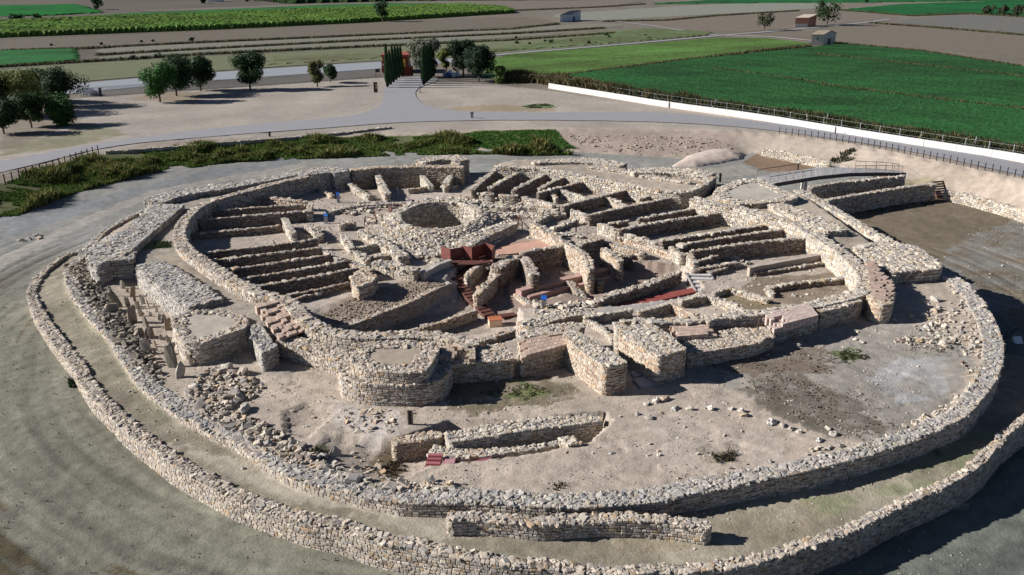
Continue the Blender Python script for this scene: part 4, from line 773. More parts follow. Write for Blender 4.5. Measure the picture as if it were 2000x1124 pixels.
rubble('clods', "dark stony clods over the weedy part of the terrace right of the gate", [[(1440,750),(1520,728),(1700,780),(1780,850),(1700,866),(1500,800)], [(1350,700),(1500,690),(1650,690),(1640,730),(1400,735)]], 22, .075, (.15, .125, .10), .5, 0, True, clump=.6)
# eroded bank details
rubble('clods', "eroded lumps of earth on the bank between the path and the moat", [[(1110,262),(1300,268),(1440,272),(1420,300),(1300,306),(1200,300),(1130,288)]], 3, .24, (.40, .335, .285), .5, .02, clump=.3)
# ------------------------------------------------------------------ rock mound and crust
def blob(name, label, poly, top, z0, col, cat, rough=.3, kind=None, sp=.35):
    P = HP(poly); x0, y0 = P[:, 0].min(), P[:, 1].min(); x1, y1 = P[:, 0].max(), P[:, 1].max()
    X, Y = np.meshgrid(np.arange(x0, x1, sp), np.arange(y0, y1, sp)); Dn = dens(P, .4, True)
    d = np.sqrt(((X.ravel()[:, None]-Dn[None, :, 0])**2+(Y.ravel()[:, None]-Dn[None, :, 1])**2).min(1)).reshape(X.shape); ins = inpoly(X, Y, P)
    hgt = np.where(ins, 1-np.exp(-d/(.32*d[ins].max())), 0)*top*(1+rough*(fbm(X*.7, Y*.7, 3, 4)-.5)*2+rough*(fbm(X*2.3, Y*2.3, 9, 3)-.5))
    Z = np.where(ins, zt(X, Y)+hgt-.03, zt(X, Y)-.3)
    idn = np.arange(X.size).reshape(X.shape); qd = np.stack([idn[:-1, :-1], idn[:-1, 1:], idn[1:, 1:], idn[1:, :-1]], -1).reshape(-1, 4); qd = qd[ins.ravel()[qd].any(1)]
    o = mkmesh(name, np.stack([X, Y, Z], -1).reshape(-1, 3), qd.ravel(), np.arange(len(qd))*4, np.full(len(qd), 4), M_GR, np.tile(col, (X.size, 1)), smooth=True)
    return tag(o, label, None if kind else cat, kind=kind)
blob('rock_mound', "low pale mound of bare earth in the moat behind the back right rampart", [(1310,326),(1340,306),(1385,294),(1420,292),(1455,302),(1450,312),(1410,320),(1360,328)], .85, 0, (.50, .42, .36), 'mound', .12)
rubble('crust_stones', "crumbled pale crust and rock breaking the surface left of the wooden post", [[(660,806),(700,794),(760,800),(786,826),(760,848),(700,846),(670,830)], [(640,878),(700,862),(722,884),(700,906),(650,902)], [(680,918),(730,906),(752,920),(740,938),(700,936)]], 7, .3, 'warm', .25, -.02, clump=.7)
# ------------------------------------------------------------------ flat sheets: paths, fields
def sheet(name, label, poly, z, mat, col=None, z0=0., kind='structure', step=3.):
    P = ccw(P3(poly, z0)); P = dens(chaikin(P, 1, True), step, True) if step else P
    P[:, 2] = z
    if step: P[:, :2] += (np.stack([fbm(P[:, 0]*.3, P[:, 1]*.3, 2), fbm(P[:, 0]*.3, P[:, 1]*.3, 5)], 1)-.5)*.6
    tri = geometry.tessellate_polygon([[Vector((p[0], p[1], 0)) for p in P]]); A = Acc()
    f = [t if np.cross(P[t[1]][:2]-P[t[0]][:2], P[t[2]][:2]-P[t[0]][:2]) > 0 else t[::-1] for t in tri]
    A.add(P, f, col if col is not None else (.4, .4, .4)); o = A.build(name, mat); return tag(o, label, kind=kind)
sheet('gravel_path', "grey gravel path", [(825,205),(870,217),(1000,222),(1200,220),(1320,222),(1440,233),(1600,253),(1850,291),(2000,322),(2200,365),(2200,400),(2000,346),(1850,311),(1700,283),(1520,257),(1400,245),(1250,238),(1000,235),(850,238),(780,240),(650,250),(500,261),(300,277),(190,291),(100,315),(0,338),(-300,420),(-300,360),(0,318),(130,292),(300,265),(500,243),(650,232),(720,222),(745,205),(752,182),(752,160),(800,150),(850,150),(858,160),(820,170),(808,185)], .10, M_PA)
sheet('road', "asphalt road", [(-400,215),(-50,188),(160,163),(280,153),(460,139),(745,121),(860,116),(935,112),(940,118),(870,124),(745,135),(460,155),(300,168),(160,182),(-50,205),(-400,236)], .09, M_RO)
def ribbon(name, label, pts, w, z, mat, col=None, kind='structure'):
    S = strip(P3(pts, 0), w); A = Acc(); n = len(S)//2; S[:, 2] = z
    A.add(S, [(i, i+1, 2*n-2-i, 2*n-1-i) for i in range(n-1)][::1], col if col is not None else (.4, .4, .4)); o = A.build(name, mat)
    if o.data.polygons[0].normal.z < 0: o.data.flip_normals()
    return tag(o, label, kind=kind)
ribbon('farm_track', "pale farm track", [(935,113),(1000,105),(1190,90),(1400,71),(1500,63),(1600,54),(1690,45),(1740,38)], 3., .16, M_PA)
ribbon('farm_track', "pale farm track", [(1180,40),(1240,47),(1320,58),(1400,70)], 2.6, .17, M_PA)
ribbon('farm_track', "narrow concrete ditch", [(1420,71),(1500,72),(1590,81),(1650,86),(1700,91)], 1.2, .18, M_WH)
SF = [("brown ploughed field", [(1495,67),(1600,59),(1700,48),(1850,58),(2000,72),(2300,102),(2300,185),(2000,111),(1850,100),(1700,90),(1620,78)], (0.165,0.132,0.109)),
 ("grey ploughed field", [(1730,42),(1870,29),(2000,34),(2300,55),(2300,96),(2000,68),(1850,54)], (0.145,0.132,0.122)),
 ("brown ploughed field", [(1200,41),(1400,30),(1560,22),(1660,22),(1780,33),(1690,42),(1540,56),(1410,66),(1300,54)], (0.172,0.135,0.115)),
 ("grey stubble field", [(1060,31),(1170,22),(1400,8),(1600,3),(1650,10),(1560,20),(1400,28),(1200,39),(1130,42)], (0.21,0.20,0.175)),
 ("brown ploughed field", [(-400,118),(-200,96),(0,79),(400,62),(700,48),(1010,31),(1095,43),(1090,48),(900,58),(700,70),(400,83),(170,95),(0,101),(-400,140)], (0.145,0.119,0.099)),
 ("tan harrowed field", [(175,96),(400,85),(700,72),(900,61),(1100,50),(1180,45),(1240,52),(1000,66),(700,80),(400,96),(200,108)], (0.185,0.165,0.14)),
 ("tan harrowed field", [(190,110),(400,98),(700,82),(1000,68),(1100,64),(1100,68),(900,80),(700,92),(400,107),(200,121)], (0.175,0.165,0.135)),
 ("scrubby fallow field", [(-300,175),(0,134),(350,114),(700,96),(1000,80),(1100,70),(1250,54),(1390,62),(1390,69),(1190,88),(1000,103),(930,110),(745,119),(460,136),(160,160),(-300,196)], (0.15,0.15,0.095)),
 ("brown far field", [(220,24),(400,16),(600,8),(900,2),(1280,0),(1170,16),(1000,22),(900,8),(700,7),(400,21)], (0.165,0.132,0.115))]
for i, (l, p, c) in enumerate(SF): sheet('field', l, p, .03+.012*i, M_FI, tuple(np.array(c)*[.95, 1.04, 1.0]), step=8.)
def crop(label, poly, h, sp, col, name='crop', var=.5, clumps=.3, rows=None):
    P = P3(poly, 0); x0, y0 = P[:, 0].min()-1, P[:, 1].min()-1; x1, y1 = P[:, 0].max()+1, P[:, 1].max()+1
    ny = int((y1-y0)/(sp*1.5)); nx = int((x1-x0)/sp)
    X, Y = np.meshgrid(np.linspace(x0, x1, nx), np.linspace(y0, y1, ny)); X = X+rng.uniform(-.3, .3, X.shape)*sp; Y = Y+rng.uniform(-.3, .3, X.shape)*sp
    ins = inpoly(X, Y, P); Z = np.where(ins, h*(.78+.22*rng.random(X.shape))*(1-clumps+2*clumps*fbm(X*.09, Y*.09, 3)), 0.)+.1
    idn = np.arange(X.size).reshape(X.shape); qd = np.stack([idn[:-1, :-1], idn[:-1, 1:], idn[1:, 1:], idn[1:, :-1]], -1).reshape(-1, 4); qd = qd[ins.ravel()[qd].sum(1) >= 2]
    us, inv = np.unique(qd, return_inverse=True); V = np.stack([X, Y, Z], -1).reshape(-1, 3)[us]
    k = (1-var/2+var*np.clip((fbm(V[:, 0]*.05, V[:, 1]*.11, 8)-.5)*2+.5, 0, 1))*(.9+.2*fbm(V[:, 0]*.6, V[:, 1]*.6, 4, 2))*rng.uniform(.8, 1.2, len(V))
    if rows:
        ra, rb = P3(rows, 0)[:, :2]; dr = (rb-ra)/np.linalg.norm(rb-ra); s_ = V[:, 0]*dr[1]-V[:, 1]*dr[0]; al = V[:, 0]*dr[0]+V[:, 1]*dr[1]
        k *= 1+.30*(vn(s_*.45, al*.012, 6)-.5)+.22*(vn(s_*.1, al*.004, 7)-.5)-.35*(np.abs((s_ % 14)-7) < .35)
    C = np.array(col)[None]*k[:, None]; C[:, 0] *= 1+.7*(1-k)*.5
    o = mkmesh(name, V, inv.ravel(), np.arange(len(qd))*4, np.full(len(qd), 4), M_LF, C); return tag(o, label, 'crop', kind='stuff')
GR = (.026, .092, .022)
crop("deep green alfalfa between the fence hedge and the huts", [(1085,160),(1110,149),(1350,119),(1583,95),(1640,88),(1800,103),(2000,134),(2200,172),(2400,360),(2000,300),(1700,252),(1500,222),(1300,192),(1150,170)], .5, .55, GR, rows=[(1396,137),(1997,217)])
crop("lighter green mown alfalfa behind the dark field", [(945,150),(955,118),(1000,107),(1200,92),(1400,75),(1500,76),(1583,86),(1500,97),(1300,123),(1150,141),(1090,149),(1000,165)], .22, .7, (.10, .18, .04), clumps=.4, rows=[(1000,107),(1400,75)])
crop("tall yellow green maize in the long left field", [(-300,66),(0,47),(400,32),(700,20),(900,13),(985,18),(1006,26),(700,45),(400,59),(0,74),(-300,95)], 2.2, .75, (.12, .21, .035), clumps=.12)
crop("green crop strip behind the maize", [(60,42),(250,28),(400,22),(600,13),(760,8),(900,9),(700,17),(400,29),(80,43)], .6, 2., (.04, .15, .035))
crop("bright green crop at the far left", [(-100,14),(150,10),(205,25),(100,31),(-100,34)], .6, 2.2, (.015, .14, .02))
crop("green patch of young crop on the left", [(-150,108),(60,98),(145,97),(155,118),(0,131),(-150,146)], .35, 1.2, (.03, .12, .03))
crop("far green field at the upper right", [(1640,21),(1760,10),(2000,2),(2300,2),(2400,52),(1990,31),(1890,27),(1780,31)], .7, 2., (.018, .12, .03))
crop("thin far green field along the top right", [(1260,9),(1400,1),(1600,-6),(2300,-14),(2300,-3),(1700,5),(1400,7)], .7, 4., (.02, .12, .03))
crop("dark scrub along the top of the middle fields", [(560,8),(800,2),(1100,1),(1280,-2),(1100,-8),(700,-4),(500,2)], 3., 3., (.03, .06, .02))
crop("weeds in the fallow strip beside the track", [(860,106),(1000,92),(1200,66),(1260,56),(1390,64),(1380,70),(1190,86),(1000,100),(870,112)], .3, 1.4, (.13, .16, .07), clumps=.6)
crop("weeds at the road verge behind the trees", [(520,128),(740,115),(850,110),(850,104),(700,106),(540,112)], .25, 1.4, (.16, .17, .09), clumps=.6)
# ------------------------------------------------------------------ vegetation
def leaves(A, C, size, cols, nrm=None):
    N = len(C); th1 = rng.uniform(0, 6.28, N); q_ = nrm+rng.normal(0, .45, (N, 3))
    q_ /= np.linalg.norm(q_, axis=1)[:, None]; d1 = np.cross(q_, np.stack([np.cos(th1), np.sin(th1), rng.normal(0, .5, N)], 1)); d1 /= np.linalg.norm(d1, axis=1)[:, None]+1e-9; d2 = np.cross(q_, d1); d2 /= np.linalg.norm(d2, axis=1)[:, None]+1e-9
    s = size*rng.lognormal(0, .3, N)[:, None]
    V = np.stack([C-d1*s/2, C+d2*s*.32, C+d1*s/2, C-d2*s*.32], 1)
    A.addn(V.reshape(-1, 3), np.arange(4*N), np.full(N, 4), np.repeat(cols, 4, 0))
def blades(A, x, y, h, w, cols, lean=.25):
    N = len(x); z = zt(x, y); t = rng.uniform(0, 6.28, N); dx, dy = np.cos(t)*w/2, np.sin(t)*w/2; l = rng.normal(0, lean, (N, 2))*h[:, None]
    b0 = np.stack([x-dx, y-dy, z-.05], 1); b1 = np.stack([x+dx, y+dy, z-.05], 1); tp = np.stack([x+l[:, 0], y+l[:, 1], z+h], 1)
    md0 = np.stack([x-dx*1.1+l[:, 0]*.35, y-dy*1.1+l[:, 1]*.35, z+h*.55], 1); md1 = np.stack([x+dx*1.1+l[:, 0]*.35, y+dy*1.1+l[:, 1]*.35, z+h*.55], 1)
    V = np.stack([b0, b1, md1, tp, md0], 1); A.addn(V.reshape(-1, 3), np.arange(5*N), np.full(N, 5), np.repeat(cols, 5, 0))
def tree(name, label, u, v, hpx, wpx, col, dense=1., group=None, trunk=.28, leaf=.34, loc=None, cat='tree', col2=None, nl=None):
    p = Vector(loc) if loc else hit(u, v); m = mpp(p); h = hpx*m*1.03; w = wpx*m; root = empty(name, p, label, cat, group)
    T = Acc(); tr = max(.1, h*.028); tube(T, (0, 0, -.2), (.05*h*.1, 0, h*.42), tr, tr*.7, (.1, .1, .1), 8)
    nc = max(7, int(14*dense)); cl = []
    for k in range(nc):
        a = rng.uniform(0, 6.28); rr_ = w*.5*math.sqrt(rng.random())*.72; zz = h*(trunk+.14+(.98-trunk-.26)*rng.random()); q = 1-.5*abs((zz/h-.62)/.4)**2
        cx, cy = math.cos(a)*rr_*q, math.sin(a)*rr_*q; R = w*rng.uniform(.21, .31); cl.append((cx, cy, zz, R))
        if k < 8: tube(T, (0, 0, h*rng.uniform(.2, .4)), (cx*.8, cy*.8, zz-R*.2), tr*.42, tr*.12, (.1, .1, .1), 5)
    o = T.build('trunk', M_BK, root); C_ = Acc(); n = nl or int(7000*dense)
    cl = np.array(cl); k = rng.integers(0, nc, n); d = rng.normal(0, 1, (n, 3)); d /= np.linalg.norm(d, axis=1)[:, None]; r = rng.random(n)**.4
    Pp = cl[k, :3]+d*(cl[k, 3]*r)[:, None]*np.array([1, 1, .85]); Pp[:, 2] = np.maximum(Pp[:, 2], h*trunk*.8)
    base = np.array(col)[None]*(.75+.5*rng.random(nc))[k][:, None]*rng.uniform(.85, 1.15, (n, 1))
    if col2 is not None: mk = rng.random(n) < .3; base[mk] = np.array(col2)*rng.uniform(.7, 1.2, (mk.sum(), 1))
    leaves(C_, Pp, leaf*max(1., m/.1), base, d+np.array([0, 0, .35])); C_.build('crown', M_LF, root); return root
GD, GB_, GY_ = (.022, .048, .016), (.045, .105, .02), (.10, .12, .03)
TG = 'trees standing round the car park and the entrance'
for a in [("olive green tree with yellowing leaves at the far left of the car park", 42, 222, 84, 96, GY_, 1.), ("large dark tree behind the rounded bush, beside the parked car", 122, 208, 72, 92, GD, 1.2), ("dark tree half cut off by the left edge of the photo", -12, 230, 92, 80, GD, 1.), ("dark tree filling the gap between the yellowing tree and the dark one", 84, 200, 62, 70, GD, 1.), ("very dark tree low at the left edge below the half cut tree", 8, 262, 66, 70, (.02,.04,.014), 1.), ("dark bushy tree growing low below the yellowing tree", 62, 250, 64, 62, (.03,.06,.015), 1.),
          ("bright green parasol shaped tree at the left of the trio", 313, 200, 74, 66, (.035,.10,.02), 1.2), ("dark middle tree of the trio by the metal fence", 345, 188, 76, 76, GD, 1.3), ("dark right hand tree of the trio by the metal fence", 392, 178, 66, 60, GD, 1.2), ("round dark tree standing alone between the trio and the sparse tree", 489, 177, 70, 68, GD, 1.4),
          ("sparse reddish green young tree by the metal fence", 620, 170, 52, 40, (.08,.085,.03), .35), ("small dense dark tree right of the sparse young one", 646, 162, 34, 32, GD, .6), ("pale olive tree behind the cypress avenue", 832, 150, 72, 66, (.12,.13,.09), .7), ("yellow green tree left of the two broad dark trees", 872, 146, 50, 30, (.10,.12,.03), .5),
          ("broad dark tree behind the white sacks", 905, 151, 68, 62, (.018,.036,.016), 1.5), ("broadest dark round tree nearest the green field", 935, 160, 70, 62, (.016,.032,.016), 1.6)]:
    tree('broadleaf_tree', a[0], *a[1:6], dense=a[6], group=TG, trunk=.16, col2=tuple(np.array(a[5])*1.35))
tree('bush', "rounded green bush in front of the large dark tree", 122, 245, 58, 64, (.035,.085,.02), 1., trunk=.02, cat='bush')
tree('bush', "light green shrub at the corner of the hedge", 973, 163, 32, 34, (.07,.11,.025), .5, trunk=.02, cat='bush')
for l, u, v, hp, wp, c, dn in [("dark tree standing alone in the maize field", 748, 43, 38, 36, GD, .8), ("sparse ragged tree left of the orange hut", 1492, 60, 38, 38, (.05,.06,.03), .35), ("full green tree beside the orange hut", 1615, 50, 48, 56, (.03,.055,.02), 1.), ("dark bush tree at the tip of the far bright field", 190, 19, 20, 24, GD, .4),
                             ("left one of three round olive bushes at the upper right edge", 1928, 28, 16, 26, (.04,.05,.025), .4), ("middle one of three round olive bushes at the upper right edge", 1958, 30, 18, 26, (.04,.05,.025), .4), ("right one of three round olive bushes at the upper right edge", 1990, 33, 19, 28, (.04,.05,.025), .4),
                             ("low dark bush between the far left fields", 32, 43, 12, 26, GD, .3), ("small dark bush right of the low one between the far left fields", 74, 41, 11, 15, GD, .3), ("tiny dark tree at the top edge left of the white shed", 396, 7, 11, 14, GD, .3), ("dark tree at the very top edge right of the tiny one", 485, 6, 12, 10, GD, .3), ("slim tree at the top edge above the right fields", 1692, 7, 10, 6, GD, .2)]:
    tree('field_tree', l, u, v, hp, wp, c, dn, group='trees and bushes standing alone in the far fields', trunk=.15, nl=int(900*dn)+250)
for i, (u, v, w) in enumerate([(1010,86,7),(1008,76,5),(1065,82,6),(1076,86,10),(1115,82,6),(1148,87,9),(1184,71,9),(1190,75,7),(1260,71,5),(1267,76,6),(1035,88,5),(1164,86,4),(282,116,9),(260,117,10),(235,119,8),(310,113,12),(100,90,4),(198,88,5),(276,83,4),(299,82,5),(376,81,10)]):
    tree('weed_bush', "small dark weed bush on the fallow ground, one of many scattered alike" , u, v, w*.7, w*1.2, GD, .3, group='small weed bushes on the fallow fields', trunk=.0, nl=90, cat='bush')
# cypresses
def cypress(label, loc, h, w, group):
    root = empty('cypress', loc, label, 'cypress', group); T = Acc(); tube(T, (0, 0, -.2), (0, 0, h*.3), .16, .12, (.1,)*3, 7); T.build('trunk', M_BK, root)
    n = 1900; z = rng.random(n)**.85; prof = np.minimum(1, .3+z*5)*np.clip(1.02-z, 0, 1)**.5; a = rng.uniform(0, 6.28, n); r = w/2*prof*(.75+.25*rng.random(n))*(.86+.38*vn(a*1.9, z*14, 4))
    P = np.stack([r*np.cos(a), r*np.sin(a), h*(.05+.95*z)], 1); A = Acc(); cols = np.array((.018, .045, .018))[None]*rng.uniform(.6, 1.6, (n, 1))
    s = .34; up = np.stack([.25*np.cos(a), .25*np.sin(a), np.ones(n)], 1); t = np.stack([-np.sin(a), np.cos(a), 0*a], 1); ss = s*rng.lognormal(0, .25, n)[:, None]
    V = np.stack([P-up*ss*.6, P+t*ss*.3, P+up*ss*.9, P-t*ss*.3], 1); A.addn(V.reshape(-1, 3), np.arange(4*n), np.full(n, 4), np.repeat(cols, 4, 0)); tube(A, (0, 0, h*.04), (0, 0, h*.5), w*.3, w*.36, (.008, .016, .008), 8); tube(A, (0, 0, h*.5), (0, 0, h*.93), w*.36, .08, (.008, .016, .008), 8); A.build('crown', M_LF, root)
ordn = ['nearest', 'second', 'third', 'fourth', 'fifth', 'farthest']
for side, a, b, hs in (('left', (757,172), (784,150), [9.6, 7.8, 8.4, 8.2, 7.6, 7.4]), ('right', (828,167), (847,150), [8.6, 8.8, 8.4, 8., 7.6, 7.])):
    p0, p1 = W(*a), W(*b)
    for k in range(6):
        p = p0+(p1-p0)*k/5; cypress(f"{ordn[k]} cypress in the {side} row of the entrance avenue", tuple(p), hs[k], rng.uniform(1.25, 1.55), 'cypresses lining the entrance avenue')
# reeds in the ditch
R_ = Acc(); rp = P3([(-160,440,0),(-60,388),(0,366),(100,340),(190,314),(300,298),(500,281),(700,274),(870,270),(915,275),(950,276),(1060,284),(1120,291),(1040,294),(930,293),(800,296),(600,303),(450,310),(300,330),(150,368),(0,425),(-160,492)], -.6)
x, y = scatter(rp, 60); k = fbm(x*.22, y*.22, 15, 3); mm = k > .34; x, y, k = x[mm], y[mm], k[mm]
h = .2+(.7*np.clip(k-.32, 0, 1)+3.2*np.clip(k-.52, 0, 1))*rng.uniform(.7, 1.4, len(x))*1.3
cols = np.array([(.075, .13, .025)])*rng.uniform(.5, 1.5, (len(x), 1)); yl = (rng.random(len(x)) < .25+2.2*(k-.5)); cols[yl] = np.array((.20, .19, .065))*rng.uniform(.6, 1.2, (yl.sum(), 1))
blades(R_, x, y, h, .085*(1+y/120), cols, .35); tag(R_.build('reeds', M_LF), "tangled green and yellow reeds filling the ditch behind the ruin", 'reeds', kind='stuff')
# hedge behind the white wall
WL = P3([(1085,172),(1186,190),(1300,207),(1478,232),(1638,259),(1834,290),(2000,315),(2150,345)], 0)
Hd = Acc(); P_ = dens(np.vstack([P3([(985,163),(1040,164)], 0), WL]), .5); t_ = np.gradient(P_[:, :2], axis=0); t_ /= np.linalg.norm(t_, axis=1)[:, None]; n_ = np.stack([-t_[:, 1], t_[:, 0]], 1); n_ *= np.sign(n_[:, 1:2])
N = 42000; i_ = rng.integers(0, len(P_), N); off = rng.uniform(1.3, 5.0, N); x = P_[i_, 0]+n_[i_, 0]*off+rng.normal(0, .3, N); y = P_[i_, 1]+n_[i_, 1]*off+rng.normal(0, .3, N); kk = fbm(x*.25, y*.25, 3, 3)
h = (1.2+2.0*kk)*rng.uniform(.5, 1.15, N)*np.where(x > 35, .85, 1.); cols = np.where(rng.random((N, 1)) < .38+.5*(x[:, None] < 22), np.array([(.15, .125, .06)]), np.array([(.035, .055, .022)]))*rng.uniform(.5, 1.35, (N, 1))
blades(Hd, x, y, h, np.full(N, .22), cols, .3); tag(Hd.build('hedge_growth', M_LF), "tangled dry brush and weeds along the chain link fence", 'brush', kind='stuff')
# furrow weeds across the alfalfa
Fw = Acc()
for pts in ([(1396,137),(1531,155),(1620,171),(1798,194),(1997,217),(2150,240)], [(1581,107),(1691,119),(1850,136),(1997,153),(2150,170)], [(1090,152),(1300,124),(1500,99),(1583,91)], [(0,101),(170,96),(400,84),(700,71),(1000,58),(1090,48)], [(190,109),(400,97),(700,81),(1000,67),(1180,56)], [(-100,136),(0,132),(200,120),(400,107),(700,93),(1000,80),(1200,66)], [(1180,43),(1300,41),(1400,32),(1560,22)], [(1000,22),(1170,15),(1260,9)], [(1700,46),(1850,57),(2000,70),(2150,88)], [(1640,21),(1780,32),(1890,28),(2000,34)], [(1620,85),(1800,102),(2000,133),(2150,160)], [(400,30),(700,18),(900,11),(1000,18)]):
    Pq = dens(P3(pts, 0), .3); n = len(Pq)*7; j = rng.integers(0, len(Pq), n); x = Pq[j, 0]+rng.normal(0, .5, n); y = Pq[j, 1]+rng.normal(0, .6, n)
    blades(Fw, x, y, rng.uniform(.5, 1.0, n), np.full(n, .25), np.where(rng.random((n, 1)) < .6, np.array([(.13, .10, .055)]), np.array([(.05, .08, .03)]))*rng.uniform(.6, 1.3, (n, 1)), .3)
tag(Fw.build('furrow_weeds', M_LF), "dry weeds along the furrows crossing the alfalfa", 'weeds', kind='stuff')
# grass and weed tufts
Gt = Acc()
for poly, dn, hh, cc in [([(900,262),(930,257),(1085,254),(1108,280),(1125,291),(1040,294),(950,292),(915,280)], 22, .2, (.05,.125,.02)), ([(1620,688),(1680,684),(1700,700),(1656,712)], 60, .12, (.05,.09,.025)), ([(1380,880),(1440,888),(1425,912),(1388,905)], 50, .3, (.06,.075,.03)), ([(132,740),(158,736),(160,752),(136,758)], 70, .3, (.03,.09,.03)), ([(1640,300),(1668,290),(1672,312),(1630,322),(1618,316)], 20, .5, (.05,.08,.03)),
                         ([(300,474),(335,472),(335,484),(302,486)], 60, .15, (.04,.10,.03)), ([(382,376),(420,373),(425,380),(388,386)], 60, .15, (.04,.10,.03)), ([(930,770),(1030,748),(1080,765),(1020,785)], 30, .1, (.07,.10,.03)), ([(700,456),(760,490),(800,500),(760,480)], 18, .12, (.07,.09,.04)), ([(1640,412),(1830,380),(1870,392),(1700,420)], 10, .15, (.06,.08,.035)),
                         ([(1018,208),(1040,204),(1066,203),(1086,208),(1070,212),(1036,212)], 25, .12, (.05,.10,.03)), ([(1075,950),(1100,940),(1110,952),(1085,960)], 40, .2, (.08,.08,.04)), ([(1780,885),(1830,875),(1850,890),(1800,900)], 20, .08, (.07,.09,.035)), ([(600,880),(640,865),(655,885),(620,905)], 40, .25, (.06,.07,.03)), ([(745,905),(790,895),(795,930),(755,940)], 30, .2, (.07,.075,.035)), ([(1750,665),(1860,640),(1880,700),(1780,690)], 9, .12, (.06,.08,.03))]:
    x, y = scatter(HP(poly), dn*2.6); q_ = fbm(x*1.1, y*1.1, 19, 3) > .46-.12*(dn == 22); x, y = x[q_], y[q_]; blades(Gt, x, y, hh*rng.uniform(.3, 1.1, len(x)), np.full(len(x), .035)*(1+y/60), np.array(cc)[None]*(1 if dn == 22 else np.array([.85, .55, .75]))*rng.uniform(.6, 1.5, (len(x), 1)), .5)
x, y = scatter(np.vstack([wa[6:150, :2], low[:, :2]]) if False else np.array(low)[:, :2], .0) if False else scatter(P3([(0,1124),(0,560),(60,560),(120,720),(300,920),(600,1060),(1000,1124)], -1.2), .5); blades(Gt, x, y, .12*rng.uniform(.5, 1.6, len(x)), np.full(len(x), .06), np.array((.12, .11, .06))[None]*rng.uniform(.5, 1.3, (len(x), 1)), .7)
tag(Gt.build('grass', M_LF), "patches of grass and weeds in hollows and on the green bank", 'grass', kind='stuff')
# ------------------------------------------------------------------ white retaining wall, fences
A = Acc(); S = strip(P3([(1072,173),(1186,191),(1300,210),(1478,234),(1638,261),(1834,292),(2000,317),(2150,347)], 0), .3); n = len(S); lo = S.copy(); lo[:, 2] = -.1; hi = S.copy(); hi[:, 2] = 1.15
S2 = ccw(S); lo = S2.copy(); lo[:, 2] = -.1; hi = S2.copy(); hi[:, 2] = 1.15; nn = n//2
A.add(np.vstack([lo, hi]), [(i, (i+1) % n, n+(i+1) % n, n+i) for i in range(n)]+[(n+i, n+i+1, n+n-2-i, n+n-1-i) for i in range(nn-1)], (1, 1, 1)); rw = tag(A.build('retaining_wall', M_WH), "long white concrete retaining wall below the fence and hedge", 'retaining wall')
A = Acc(); JD = dens(P3([(1072,173),(1186,191),(1300,210),(1478,234),(1638,261),(1834,292),(2000,317),(2150,347)], 0), 5.)
for k in range(1, len(JD)-1):
    t_ = JD[k+1]-JD[k-1]; bx(A, (JD[k][0], JD[k][1], .56), (.05, .31, 1.17), (.28, .27, .25), math.atan2(t_[1], t_[0]))
A.build('joint', M_PT, rw)
def polyfence(name, label, pts, n, post_h, post_w, mat, rails=(), lean=0., z0=0., pn='post', rail_w=.02, use_hit=False):
    P = P3(pts, z0); D = dens(P, np.linalg.norm(np.diff(P[:, :2], axis=0), axis=1).sum()/(n-1)*.9999)
    if use_hit: D[:, 2] = zt(D[:, 0], D[:, 1])
    root = empty(name, tuple(D[0]), label, 'fence'); me = None
    for k, p in enumerate(D):
        A = Acc(); bx(A, (0, 0, post_h/2-.05), (post_w, post_w, post_h+.1), (.05,)*3); bx(A, (0, 0, post_h+.02), (post_w*1.2, post_w*1.2, .03), (.05,)*3)
        if me is None: o = A.build(pn, mat, root); me = o.data
        else: o = bpy.data.objects.new(pn, me); COL.objects.link(o); o.parent = root
        o.location = Vector(p)-Vector(D[0])
    for z in rails:
        A = Acc()
        for a, b in zip(D[:-1], D[1:]): beam(A, a-D[0]+[0, 0, z], b-D[0]+[0, 0, z], rail_w, rail_w, (.1,)*3)
        A.build('wire', mat, root)
    return root
polyfence('post_fence', "dark steel post and wire fence along the top of the sandy bank on the right", [(1522,262),(1600,271),(1700,287),(1850,318),(2000,350),(2120,378)], 46, 1.1, .1, M_DM, (.95, .5), use_hit=False)
polyfence('post_fence', "row of dark steel posts with thin wires beside the reeds at the far left", [(-60,384),(5,362),(100,333),(193,302)], 21, 1.35, .11, M_DM, (1.2,))
polyfence('chain_link_fence', "tall chain link fence with pale posts in front of the hedge", [(1030,162),(1092,167),(1186,188),(1300,206),(1478,231),(1638,258),(1834,289),(2000,314),(2120,337)], 36, 2.1, .06, M_GM, (2.0, 1.2), pn='post', rail_w=.012)
for i, (u, v, l) in enumerate([(1397,209,"braced grey tripod post of the chain link fence, farthest of the three"), (1614,240,"braced grey tripod post of the chain link fence, the middle of the three"), (1902,288,"braced grey tripod post of the chain link fence, nearest of the three")]):
    p = W(u, v+8); root = empty('braced_post', tuple(p), l, 'fence post', 'braced posts of the chain link fence'); A = Acc(); tube(A, (0, 0, 0), (0, 0, 2.3), .04, .04, (.1,)*3); A.build('post', M_GM, root)
    for s in (-1, 1): A = Acc(); tube(A, (s*1.1, s*.5, 0), (0, 0, 2.), .03, .03, (.1,)*3); A.build('brace', M_GM, root)
# metal bar fence by the road
root = empty('bar_fence', tuple(W(158, 190)), "long metal bar fence between the car park and the asphalt road", 'fence'); o0 = np.array(W(158, 190))
D = dens(P3([(158,190),(300,180),(460,170),(600,160),(740,150)], 0), 3.2)
for a, b in zip(D[:-1], D[1:]):
    A = Acc(); a = a-o0; b = b-o0
    for z in (.15, 1.75): beam(A, a+[0, 0, z], b+[0, 0, z], .05, .05, (.1,)*3)
    for k in range(13): q = a+(b-a)*k/13; bx(A, (q[0], q[1], .98), (.08, .05, 1.95), (.1,)*3)
    A.build('bar_panel', M_GM, root)
